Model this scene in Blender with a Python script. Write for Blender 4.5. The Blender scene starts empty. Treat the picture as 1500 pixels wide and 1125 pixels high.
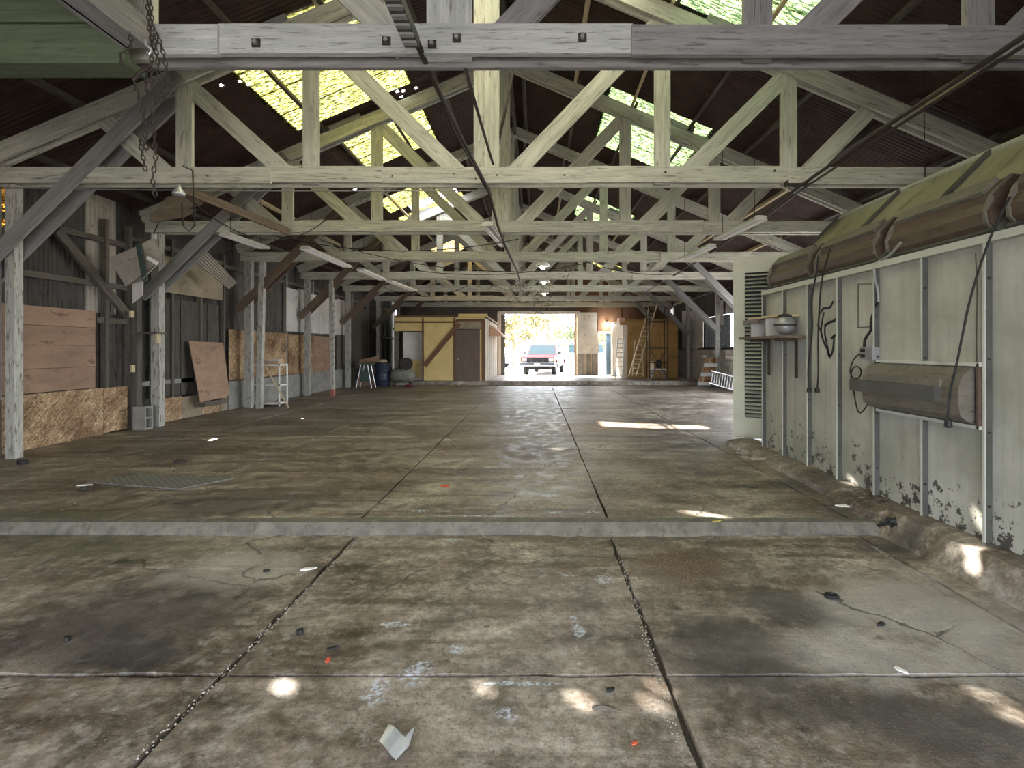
import bpy, math, random
from mathutils import Vector, Matrix
random.seed(7)
V = Vector
S = bpy.context.scene
COL = S.collection

# ------------------------------------------------------------------ camera, world, sun, exposure
F, CX, CY, CAMH = 780.0, 785.0, 511.0, 1.42
cam = bpy.data.cameras.new('camera'); camo = bpy.data.objects.new('camera', cam); COL.objects.link(camo)
camo.location = (0, 0, CAMH); camo.rotation_euler = (math.pi/2, 0, 0)
cam.sensor_width = 36; cam.sensor_fit = 'HORIZONTAL'; cam.lens = 36*F/1500
cam.shift_x = (750-CX)/1500; cam.shift_y = (CY-562.5)/1500
cam.clip_start = 0.05; cam.clip_end = 500
S.camera = camo
w = bpy.data.worlds.new('world'); S.world = w; w.use_nodes = True
bg = w.node_tree.nodes['Background']; bg.inputs[0].default_value = (0.88, 0.93, 1.0, 1); bg.inputs[1].default_value = 1.25
SUN = V((-5.1, 5.8, 5.75)).normalized()
sl = bpy.data.lights.new('sun', 'SUN'); sl.energy = 5.5; sl.angle = math.radians(0.6); sl.color = (1.0, 0.93, 0.82)
so = bpy.data.objects.new('sun', sl); COL.objects.link(so); so.rotation_euler = SUN.to_track_quat('Z', 'Y').to_euler()
def portal(loc, rot, sx, sy):
    l = bpy.data.lights.new('sky_portal', 'AREA'); l.shape = 'RECTANGLE'; l.size = sx; l.size_y = sy
    l.cycles.is_portal = True
    o = bpy.data.objects.new('sky_portal', l); COL.objects.link(o); o.location = loc; o.rotation_euler = rot
portal((-0.2, -2.4, 1.35), (math.pi/2, 0, 0), 8.6, 3.0)          # open near end of the shed
portal((0.2, 27.75, 1.7), (-math.pi/2, 0, 0), 4.2, 3.4)        # big door at the far end
portal((7.05, 13.4, 1.6), (0, math.pi/2, 0), 3.3, 7.6)          # open bay in the right wall behind the booth
vs = S.view_settings; vs.view_transform = 'Standard'; vs.look = 'None'; vs.gamma = 1; vs.use_curve_mapping = False
vs.exposure = 3.5
S.cycles.use_denoising = True
S.cycles.max_bounces = 8; S.cycles.diffuse_bounces = 5; S.cycles.sample_clamp_indirect = 12

def W(x, y, Y): return V(((x-CX)*Y/F, Y, CAMH+(CY-y)*Y/F))
def onx(x, y, X): Y = X*F/(x-CX); return W(x, y, Y)          # point seen at a pixel on the plane X
def onz(x, y, Z=0.0): Y = (Z-CAMH)*F/(CY-y); return W(x, y, Y)  # point seen at a pixel on the level Z

# ------------------------------------------------------------------ materials
def _mat(name):
    m = bpy.data.materials.new(name); m.use_nodes = True
    nt = m.node_tree; b = nt.nodes['Principled BSDF']
    return m, nt, b
def N(nt, t, **k):
    n = nt.nodes.new(t)
    for a, v in k.items():
        if a in n.inputs.keys() if isinstance(a, str) else False: n.inputs[a].default_value = v
        else: setattr(n, a, v)
    return n
def noise(nt, vec, scale, detail=5, rough=0.6, dist=0.0):
    n = nt.nodes.new('ShaderNodeTexNoise'); n.inputs['Scale'].default_value = scale; n.inputs['Detail'].default_value = detail
    n.inputs['Roughness'].default_value = rough; n.inputs['Distortion'].default_value = dist
    nt.links.new(vec, n.inputs['Vector']); return n.outputs[0]
def ramp(nt, fac, stops):
    r = nt.nodes.new('ShaderNodeValToRGB'); e = r.color_ramp.elements
    while len(e) < len(stops): e.new(0.5)
    for i, (p, c) in enumerate(stops):
        e[i].position = p; e[i].color = (c[0], c[1], c[2], 1) if hasattr(c, '__len__') else (c, c, c, 1)
    nt.links.new(fac, r.inputs[0]); return r.outputs[0]
def mix(nt, fac, a, b, mode='MIX'):
    n = nt.nodes.new('ShaderNodeMix'); n.data_type = 'RGBA'; n.blend_type = mode
    for s, v in ((0, fac), (6, a), (7, b)):
        if isinstance(v, bpy.types.NodeSocket): nt.links.new(v, n.inputs[s])
        elif s == 0: n.inputs[0].default_value = v
        else: n.inputs[s].default_value = (v[0], v[1], v[2], 1)
    return n.outputs[2]
def math_(nt, op, a, b=0.0, clamp=False):
    n = nt.nodes.new('ShaderNodeMath'); n.operation = op; n.use_clamp = clamp
    for i, v in enumerate((a, b)):
        if isinstance(v, bpy.types.NodeSocket): nt.links.new(v, n.inputs[i])
        else: n.inputs[i].default_value = v
    return n.outputs[0]
def coords(nt, stretch=(1, 1, 1)):
    uv = nt.nodes.new('ShaderNodeUVMap'); oi = nt.nodes.new('ShaderNodeObjectInfo')
    r = math_(nt, 'MULTIPLY', oi.outputs['Random'], 57.0)
    c = nt.nodes.new('ShaderNodeCombineXYZ'); nt.links.new(r, c.inputs[0]); nt.links.new(r, c.inputs[1]); nt.links.new(r, c.inputs[2])
    a = nt.nodes.new('ShaderNodeVectorMath'); a.operation = 'ADD'
    nt.links.new(uv.outputs[0], a.inputs[0]); nt.links.new(c.outputs[0], a.inputs[1])
    m = nt.nodes.new('ShaderNodeMapping'); m.inputs['Scale'].default_value = stretch
    nt.links.new(a.outputs[0], m.inputs['Vector']); return m.outputs[0], a.outputs[0], oi.outputs['Random']
def sc(c, k): return tuple(min(1, x*k) for x in c)
def bumpit(nt, b, h, s, d=0.01):
    n = nt.nodes.new('ShaderNodeBump'); n.inputs['Strength'].default_value = s; n.inputs['Distance'].default_value = d
    nt.links.new(h, n.inputs['Height']); nt.links.new(n.outputs[0], b.inputs['Normal'])
def M(name, col, col2=None, cut=0.55, rough=0.75, metal=0.0, var=0.3, scale=5, stretch=(1, 1, 1), bump=0.25, bscale=45, spec=0.3, obvar=0.12):
    m, nt, b = _mat(name); vec, raw, rnd = coords(nt, stretch)
    n1 = noise(nt, vec, scale, 7, 0.65)
    c = ramp(nt, n1, [(0.3, sc(col, 1-var)), (0.7, sc(col, 1+var*0.6))])
    if col2:
        n2 = noise(nt, vec, scale*1.7, 9, 0.72)
        f = ramp(nt, n2, [(cut, 0.0), (cut+0.07, 1.0)])
        c = mix(nt, f, c, col2)
    v = ramp(nt, rnd, [(0, 1-obvar), (1, 1.0)])
    c = mix(nt, 1.0, c, v, 'MULTIPLY')
    nt.links.new(c, b.inputs['Base Color'])
    b.inputs['Roughness'].default_value = rough; b.inputs['Metallic'].default_value = metal; b.inputs['Specular IOR Level'].default_value = spec
    if bump: bumpit(nt, b, noise(nt, vec, bscale, 4, 0.6), bump)
    return m
GR = (1.2, 14, 14)
m_truss = M('weathered_white_paint', (0.50, 0.49, 0.42), (0.20, 0.185, 0.155), 0.56, var=0.32, scale=1.6, stretch=GR, bscale=10, bump=0.4)
m_truss0 = M('peeling_white_paint', (0.50, 0.505, 0.49), (0.24, 0.23, 0.22), 0.55, var=0.25, scale=1.8, stretch=GR, bscale=9, bump=0.6)
m_trussg = M('bare_grey_timber', (0.25, 0.24, 0.24), (0.12, 0.115, 0.115), 0.56, var=0.3, scale=1.8, stretch=GR, bscale=9, bump=0.6)
m_green = M('faded_green_paint', (0.095, 0.115, 0.07), (0.055, 0.06, 0.045), 0.58, var=0.25, scale=1.5, stretch=GR, bscale=9, bump=0.4)
m_brace = M('grey_brace_timber', (0.27, 0.265, 0.26), (0.18, 0.15, 0.12), 0.58, var=0.3, scale=1.6, stretch=GR, bscale=9, bump=0.5)
m_rust_brace = M('rusty_brown_timber', (0.15, 0.11, 0.08), (0.24, 0.15, 0.10), 0.55, var=0.35, scale=2, stretch=GR, bump=0.5)
m_post = M('flaking_white_post', (0.43, 0.42, 0.385), (0.17, 0.15, 0.125), 0.53, var=0.25, scale=2.2, stretch=(1.5, 8, 8), bump=0.5, bscale=9)
m_redbase = M('faded_red_paint', (0.36, 0.13, 0.09), var=0.3)
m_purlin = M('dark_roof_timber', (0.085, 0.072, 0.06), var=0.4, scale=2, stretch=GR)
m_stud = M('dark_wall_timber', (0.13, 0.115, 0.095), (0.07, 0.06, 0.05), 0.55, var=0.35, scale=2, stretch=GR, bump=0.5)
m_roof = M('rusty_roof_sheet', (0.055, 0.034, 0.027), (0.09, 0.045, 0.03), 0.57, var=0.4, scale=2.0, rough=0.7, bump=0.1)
m_wallsheet = M('dull_corrugated_iron', (0.085, 0.08, 0.07), (0.045, 0.038, 0.03), 0.53, var=0.4, scale=2.0, stretch=(1, 3, 1), rough=0.65, metal=0.15, bump=0.1, obvar=0.35)
m_lightsheet = M('pale_corrugated_iron', (0.42, 0.38, 0.33), (0.28, 0.23, 0.18), 0.58, var=0.25, scale=2.5, rough=0.6, bump=0.1)
m_ply = M('stained_brown_plywood', (0.33, 0.215, 0.15), (0.17, 0.10, 0.07), 0.56, var=0.3, scale=1.6, stretch=(1, 2.5, 1), bump=0.15, bscale=20)
m_plydk = M('weathered_brown_board', (0.29, 0.235, 0.165), (0.16, 0.125, 0.09), 0.57, var=0.35, scale=2, bump=0.15)
m_white = M('dirty_white_board', (0.60, 0.575, 0.54), (0.38, 0.35, 0.31), 0.58, var=0.22, scale=1.8, bump=0.1)
m_yply = M('yellow_plywood', (0.66, 0.50, 0.22), (0.50, 0.36, 0.15), 0.57, var=0.2, scale=1.6, stretch=(1, 1, 1), bump=0.1)
m_oply = M('orange_plywood', (0.38, 0.22, 0.075), (0.24, 0.14, 0.06), 0.56, var=0.3, scale=2, bump=0.1)
m_btrim = M('dark_brown_trim', (0.17, 0.09, 0.05), var=0.25, scale=3, stretch=GR)
m_bdoor = M('brown_door_paint', (0.13, 0.09, 0.07), var=0.2, scale=2, stretch=(4, 1, 1), rough=0.5)
m_cream = M('cream_siding', (0.66, 0.57, 0.47), var=0.15, scale=2)
m_shingle = M('terracotta_shingle', (0.55, 0.33, 0.23), var=0.25, scale=6)
m_concrete = M('grey_concrete', (0.27, 0.26, 0.24), (0.17, 0.16, 0.14), 0.56, var=0.3, scale=3, bump=0.5, bscale=30)
m_block = M('whitewashed_block', (0.50, 0.48, 0.45), (0.25, 0.23, 0.21), 0.55, var=0.3, scale=4, bump=0.4)
m_mortar = M('dark_mortar', (0.20, 0.19, 0.175), var=0.2)
m_booth = M('chalky_booth_paint', (0.44, 0.45, 0.40), (0.30, 0.30, 0.25), 0.60, var=0.16, scale=1.3, rough=0.55, bump=0.06)
m_boothdk = M('booth_flange_paint', (0.085, 0.085, 0.076), (0.05, 0.047, 0.042), 0.58, var=0.25, scale=4)
m_slant = M('olive_stained_sheet', (0.29, 0.275, 0.185), (0.165, 0.15, 0.095), 0.55, var=0.3, scale=1.6, stretch=(1, 2, 1), rough=0.55, bump=0.08)
m_housing = M('brown_lamp_housing', (0.10, 0.072, 0.052), (0.06, 0.042, 0.03), 0.55, var=0.3, scale=3, stretch=(1, 4, 1), rough=0.45, bump=0.05)
m_housing2 = M('grey_brown_housing', (0.15, 0.135, 0.11), (0.08, 0.066, 0.052), 0.55, var=0.3, scale=3, stretch=(1, 4, 1), rough=0.45, bump=0.05)
m_dark = M('black_rubber', (0.018, 0.018, 0.018), var=0.3, rough=0.6, bump=0)
m_paint_black = M('black_spray_paint', (0.022, 0.024, 0.03), var=0.2, rough=0.6, bump=0)
m_iron = M('rusty_iron', (0.05, 0.04, 0.035), (0.085, 0.05, 0.035), 0.55, var=0.3, scale=20, rough=0.7, metal=0.3)
m_steel = M('dull_steel', (0.34, 0.34, 0.34), var=0.25, scale=10, rough=0.45, metal=0.5, bump=0.05)
m_alu = M('aluminium', (0.62, 0.63, 0.65), var=0.15, scale=8, rough=0.35, metal=0.6, bump=0)
m_enamel = M('white_enamel', (0.74, 0.73, 0.70), (0.50, 0.47, 0.42), 0.66, var=0.12, scale=5, rough=0.4, bump=0)
m_tube = M('unlit_lamp_tube', (0.85, 0.85, 0.83), var=0.03, rough=0.25, bump=0)
m_drum = M('blue_black_drum', (0.025, 0.032, 0.055), var=0.3, scale=5, rough=0.4, bump=0.05)
m_olive = M('olive_grey_tank', (0.20, 0.20, 0.16), (0.10, 0.09, 0.07), 0.55, var=0.3, scale=6, rough=0.55)
m_greenp = M('dark_green_panel', (0.06, 0.085, 0.075), var=0.3)
m_maroon = M('maroon_rag', (0.10, 0.018, 0.03), var=0.3)
m_lwood = M('pale_ladder_wood', (0.58, 0.47, 0.31), (0.42, 0.32, 0.2), 0.58, var=0.2, scale=2, stretch=GR)
m_orange = M('faded_orange_stripe', (0.42, 0.17, 0.06), var=0.3, scale=8)
m_blue = M('pale_blue_door', (0.16, 0.27, 0.40), var=0.1, rough=0.5)
m_red = M('red_car_paint', (0.14, 0.012, 0.015), var=0.08, rough=0.25, bump=0, spec=0.5)
m_silver = M('silver_car_paint', (0.16, 0.18, 0.21), var=0.06, rough=0.25, metal=0.5, bump=0)
m_chrome = M('chrome', (0.26, 0.29, 0.34), var=0.05, rough=0.25, metal=1.0, bump=0)
m_carglass = M('car_glass', (0.02, 0.05, 0.06), var=0.05, rough=0.12, bump=0, spec=0.35)
m_amber = M('amber_lens', (0.25, 0.08, 0.01), var=0.05, rough=0.2, bump=0)
m_bark = M('grey_bark', (0.22, 0.17, 0.13), var=0.3)
m_leaf = M('autumn_leaves', (0.20, 0.15, 0.05), (0.11, 0.13, 0.05), 0.5, var=0.3, scale=1.5)
m_leaf2 = M('green_leaves', (0.09, 0.12, 0.05), (0.16, 0.14, 0.06), 0.6, var=0.3, scale=1.5)
m_ground = M('pale_yard_gravel', (0.40, 0.385, 0.36), var=0.2, scale=2)
m_house = M('pale_grey_house', (0.30, 0.32, 0.36), var=0.1)
m_paper = M('dirty_paper', (0.80, 0.79, 0.76), var=0.12, scale=6, bump=0)
m_yleaf = M('dry_yellow_leaf', (0.55, 0.42, 0.12), var=0.3)
m_redbit = M('red_plastic', (0.55, 0.10, 0.05), var=0.2)
m_dirt = M('brown_crumbs', (0.15, 0.115, 0.085), (0.42, 0.38, 0.32), 0.62, var=0.4, scale=30, obvar=0.0)
m_pebble = M('pale_chips', (0.28, 0.26, 0.22), (0.16, 0.14, 0.11), 0.55, var=0.3, scale=30)
m_redply = M('box_cardboard', (0.50, 0.37, 0.26), var=0.2)
def tread_mat():
    m, nt, b = _mat('tread_plate_steel'); vec, raw, r = coords(nt)
    w1 = nt.nodes.new('ShaderNodeTexChecker'); w1.inputs['Scale'].default_value = 26
    nt.links.new(vec, w1.inputs['Vector'])
    c = mix(nt, w1.outputs[1], (0.16, 0.155, 0.15), (0.27, 0.265, 0.25)); nt.links.new(c, b.inputs['Base Color'])
    b.inputs['Roughness'].default_value = 0.5; b.inputs['Metallic'].default_value = 0.4
    bumpit(nt, b, w1.outputs[1], 0.8, 0.004); return m
m_tread = tread_mat()
def osb_mat():
    m, nt, b = _mat('oriented_strand_board'); vec, raw, r = coords(nt, (1, 1, 1))
    d = noise(nt, vec, 9, 2); rr = nt.nodes.new('ShaderNodeVectorMath'); rr.operation = 'ADD'
    cc = nt.nodes.new('ShaderNodeCombineXYZ'); nt.links.new(d, cc.inputs[0]); nt.links.new(d, cc.inputs[1])
    sx = nt.nodes.new('ShaderNodeVectorMath'); sx.operation = 'SCALE'; sx.inputs[3].default_value = 0.35; nt.links.new(cc.outputs[0], sx.inputs[0])
    nt.links.new(vec, rr.inputs[0]); nt.links.new(sx.outputs[0], rr.inputs[1])
    vo = nt.nodes.new('ShaderNodeTexVoronoi'); vo.inputs['Scale'].default_value = 46; nt.links.new(rr.outputs[0], vo.inputs['Vector'])
    sep = nt.nodes.new('ShaderNodeSeparateColor'); nt.links.new(vo.outputs['Color'], sep.inputs[0])
    c = ramp(nt, sep.outputs[0], [(0.0, (0.16, 0.095, 0.05)), (0.45, (0.36, 0.23, 0.125)), (0.8, (0.47, 0.33, 0.19)), (1.0, (0.66, 0.53, 0.37))])
    st = ramp(nt, noise(nt, vec, 1.6, 6), [(0.36, (0.45, 0.38, 0.33)), (0.58, (1, 1, 1))])
    c = mix(nt, 1.0, c, st, 'MULTIPLY'); nt.links.new(c, b.inputs['Base Color']); b.inputs['Roughness'].default_value = 0.8
    bumpit(nt, b, sep.outputs[0], 0.3, 0.003); return m
m_osb = osb_mat()
def skylight_mat(name, col, dirt):
    m, nt, b = _mat(name); vec, raw, r = coords(nt, (6, 30, 1))
    n1 = noise(nt, vec, 1.6, 8, 0.78)
    c = ramp(nt, n1, [(0.49, dirt), (0.58, col)])
    out = nt.nodes['Material Output']
    tr = nt.nodes.new('ShaderNodeBsdfTranslucent'); df = nt.nodes.new('ShaderNodeBsdfDiffuse'); mx = nt.nodes.new('ShaderNodeMixShader')
    nt.links.new(c, tr.inputs[0]); nt.links.new(c, df.inputs[0]); mx.inputs[0].default_value = 0.12
    nt.links.new(tr.outputs[0], mx.inputs[1]); nt.links.new(df.outputs[0], mx.inputs[2]); nt.links.new(mx.outputs[0], out.inputs[0])
    nt.nodes.remove(b); return m
m_sky_y = skylight_mat('yellow_green_fibreglass', (0.27, 0.25, 0.07), (0.012, 0.013, 0.004))
m_sky_g = skylight_mat('green_fibreglass', (0.22, 0.29, 0.12), (0.012, 0.02, 0.009))
m_sky_o = skylight_mat('amber_fibreglass', (0.50, 0.35, 0.13), (0.04, 0.022, 0.007))
m_sky_c = skylight_mat('added_clear_fibreglass', (0.62, 0.60, 0.46), (0.30, 0.28, 0.18))
m_winpl = skylight_mat('milky_window_plastic', (0.16, 0.165, 0.17), (0.07, 0.07, 0.066))
def emis(name, col, s):
    m, nt, b = _mat(name); b.inputs['Base Color'].default_value = (*col, 1); b.inputs['Emission Color'].default_value = (*col, 1); b.inputs['Emission Strength'].default_value = s; return m
m_bulb = emis('lit_bulb', (1.0, 0.97, 0.9), 12)

# floor concrete: world-space stains, paint splashes, cracks
def spot_mask(nt, pos, dis, X, Y, rx, ry, soft, ns=0.35):
    s = nt.nodes.new('ShaderNodeVectorMath'); s.operation = 'SUBTRACT'; nt.links.new(pos, s.inputs[0]); s.inputs[1].default_value = (X, Y, 0)
    m = nt.nodes.new('ShaderNodeVectorMath'); m.operation = 'MULTIPLY'; nt.links.new(s.outputs[0], m.inputs[0]); m.inputs[1].default_value = (1/rx, 1/ry, 0)
    l = nt.nodes.new('ShaderNodeVectorMath'); l.operation = 'LENGTH'; nt.links.new(m.outputs[0], l.inputs[0])
    d = math_(nt, 'ADD', l.outputs['Value'], math_(nt, 'MULTIPLY', math_(nt, 'SUBTRACT', dis, 0.5), ns*8))
    return ramp(nt, d, [(max(0, 0.8-soft/2)*0.999, 1.0), (min(1, 0.8+soft/2), 0.0)])
def floor_mat():
    m, nt, b = _mat('stained_concrete_floor')
    g = nt.nodes.new('ShaderNodeNewGeometry'); pos = g.outputs['Position']
    n1 = noise(nt, pos, 0.75, 9, 0.62, 0.6); n2 = noise(nt, pos, 4.5, 9, 0.7); n4 = noise(nt, pos, 75, 3, 0.6); n5 = noise(nt, pos, 2.2, 8, 0.75)
    mp = nt.nodes.new('ShaderNodeMapping'); mp.inputs['Scale'].default_value = (0.35, 2.6, 1); nt.links.new(pos, mp.inputs['Vector'])
    n3 = noise(nt, mp.outputs[0], 1.2, 8, 0.7, 0.8)
    c = ramp(nt, n1, [(0.34, (0.16, 0.125, 0.096)), (0.48, (0.34, 0.285, 0.232)), (0.62, (0.54, 0.475, 0.405))])
    c = mix(nt, 1.0, c, ramp(nt, n2, [(0.38, (0.36, 0.35, 0.33)), (0.58, (1.0, 1.0, 1.0))]), 'MULTIPLY')
    c = mix(nt, 1.0, c, ramp(nt, n3, [(0.39, (0.40, 0.37, 0.33)), (0.55, (1.0, 1.0, 1.0))]), 'MULTIPLY')
    c = mix(nt, 1.0, c, ramp(nt, noise(nt, pos, 26, 6, 0.75), [(0.38, (0.50, 0.49, 0.48)), (0.58, (1.0, 1.0, 1.0))]), 'MULTIPLY')
    c = mix(nt, ramp(nt, n5, [(0.50, 0.0), (0.62, 0.6)]), c, (0.12, 0.08, 0.052))
    c = mix(nt, ramp(nt, noise(nt, pos, 11, 9, 0.75), [(0.52, 0.0), (0.64, 0.6)]), c, (0.36, 0.335, 0.30))
    dark, brown, pale, paint, moss = (0.05, 0.046, 0.044), (0.12, 0.078, 0.05), (0.38, 0.36, 0.33), (0.50, 0.55, 0.64), (0.085, 0.098, 0.055)
    def fl(x, y): z = -0.1 if y > 772 else 0.0; p = onz(x, y, z); return p.x, p.y
    spots = [(205, 890, .62, .55, dark, .55, .55, .18), (340, 880, .35, .4, dark, .5, .4, .18), (205, 962, .30, .16, (0.02, 0.02, 0.024), .5, .8, .15), (120, 940, .5, .35, dark, .5, .5, .18),
             (360, 830, .55, .4, pale, .6, .5, .2), (1330, 890, .75, .55, pale, .7, .65, .22), (1270, 960, .55, .3, pale, .6, .65, .25), (1440, 950, .4, .4, pale, .7, .5, .2),
             (1080, 960, .42, .42, dark, .6, .75, .2), (1150, 890, .28, .26, dark, .5, .7, .15), (1400, 1070, .45, .25, dark, .5, .75, .15), (1200, 1040, .4, .16, dark, .6, .6, .2),
             (1000, 830, .38, .42, brown, .7, .85, .22), (1310, 802, .3, .14, dark, .4, .75, .12), (1180, 710, .55, .45, dark, .7, .6, .2),
             (380, 735, 1.0, .45, dark, .6, .65, .2), (130, 662, .55, .22, dark, .5, .7, .2), (520, 700, 1.2, 1.0, brown, .8, .35, .2), (870, 625, 1.1, .9, (0.22, 0.12, 0.065), .8, .6, .25), (700, 655, .9, .6, brown, .7, .55, .25),
             (150, 800, 1.6, .35, moss, .8, .45, .2), (60, 775, 1.2, .2, moss, .6, .6, .2), (800, 720, .55, .3, pale, .8, .5, .25), (900, 690, .6, .5, pale, .8, .35, .25)]
    dis = noise(nt, pos, 3.5, 6, 0.65); disf = noise(nt, pos, 16, 6, 0.7)
    for x, y, rx, ry, co, so_, st, ns in spots:
        X, Y = fl(x, y); k = spot_mask(nt, pos, dis, X, Y, rx, ry, so_, ns)
        c = mix(nt, math_(nt, 'MULTIPLY', k, st), c, co)
    pts = [(612, 985, .075, .085), (550, 1012, .05, .09), (847, 922, .03, .06), (840, 905, .02, .03), (668, 951, .04, .035), (742, 1045, .04, .04), (832, 842, .05, .025), (885, 848, .06, .05), (760, 1002, .16, .015),
           (665, 791, .1, .035), (690, 755, .28, .02), (740, 756, .12, .014), (812, 750, .07, .03), (655, 748, .05, .025), (805, 725, .10, .06), (870, 750, .07, .03), (580, 914, .09, .02), (615, 748, .07, .03)]
    grain = ramp(nt, noise(nt, pos, 42, 5, 0.7), [(0.46, 0.0), (0.56, 1.0)])
    for x, y, rx, ry in pts:
        X, Y = fl(x, y); k = spot_mask(nt, pos, disf, X, Y, rx*1.25, ry*1.25, 0.4, 0.3)
        c = mix(nt, math_(nt, 'MULTIPLY', math_(nt, 'MULTIPLY', k, grain), 0.85), c, paint)
    vo = nt.nodes.new('ShaderNodeTexVoronoi'); vo.feature = 'DISTANCE_TO_EDGE'; vo.inputs['Scale'].default_value = 0.42
    wv = nt.nodes.new('ShaderNodeVectorMath'); wv.operation = 'ADD'; nw = nt.nodes.new('ShaderNodeTexNoise'); nw.inputs['Scale'].default_value = 1.5; nw.inputs['Detail'].default_value = 6
    nt.links.new(pos, nw.inputs['Vector']); ws = nt.nodes.new('ShaderNodeVectorMath'); ws.operation = 'SCALE'; ws.inputs[3].default_value = 0.8
    nt.links.new(nw.outputs[1], ws.inputs[0]); nt.links.new(pos, wv.inputs[0]); nt.links.new(ws.outputs[0], wv.inputs[1]); nt.links.new(wv.outputs[0], vo.inputs['Vector'])
    cr = ramp(nt, vo.outputs['Distance'], [(0.0, 1.0), (0.006, 0.0)])
    cr = math_(nt, 'MULTIPLY', cr, ramp(nt, n1, [(0.48, 0.0), (0.55, 0.8)]))
    c = mix(nt, cr, c, (0.03, 0.027, 0.024))
    sp = ramp(nt, n4, [(0.66, 0.0), (0.72, 0.55)]); c = mix(nt, sp, c, (0.34, 0.32, 0.29))
    sp2 = ramp(nt, noise(nt, pos, 52, 4, 0.6), [(0.30, 0.7), (0.36, 0.0)]); c = mix(nt, sp2, c, (0.05, 0.045, 0.04))
    nt.links.new(c, b.inputs['Base Color'])
    r = ramp(nt, n2, [(0.4, 0.36), (0.6, 0.66)]); nt.links.new(r, b.inputs['Roughness']); b.inputs['Specular IOR Level'].default_value = 0.5
    h = math_(nt, 'ADD', math_(nt, 'MULTIPLY', n2, 0.7), math_(nt, 'MULTIPLY', n4, 0.35)); h = math_(nt, 'SUBTRACT', h, cr)
    bumpit(nt, b, h, 0.5, 0.02); return m
m_floor = floor_mat()
m_step = M('darkened_step_concrete', (0.14, 0.13, 0.108), (0.095, 0.09, 0.068), 0.52, var=0.4, scale=7, bump=0.6, bscale=40)  # darkened to offset the light that the near opening throws on the step
m_joint = M('dirt_in_joints', (0.05, 0.043, 0.035), (0.20, 0.18, 0.15), 0.62, var=0.4, scale=30, bump=0.6)

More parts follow.
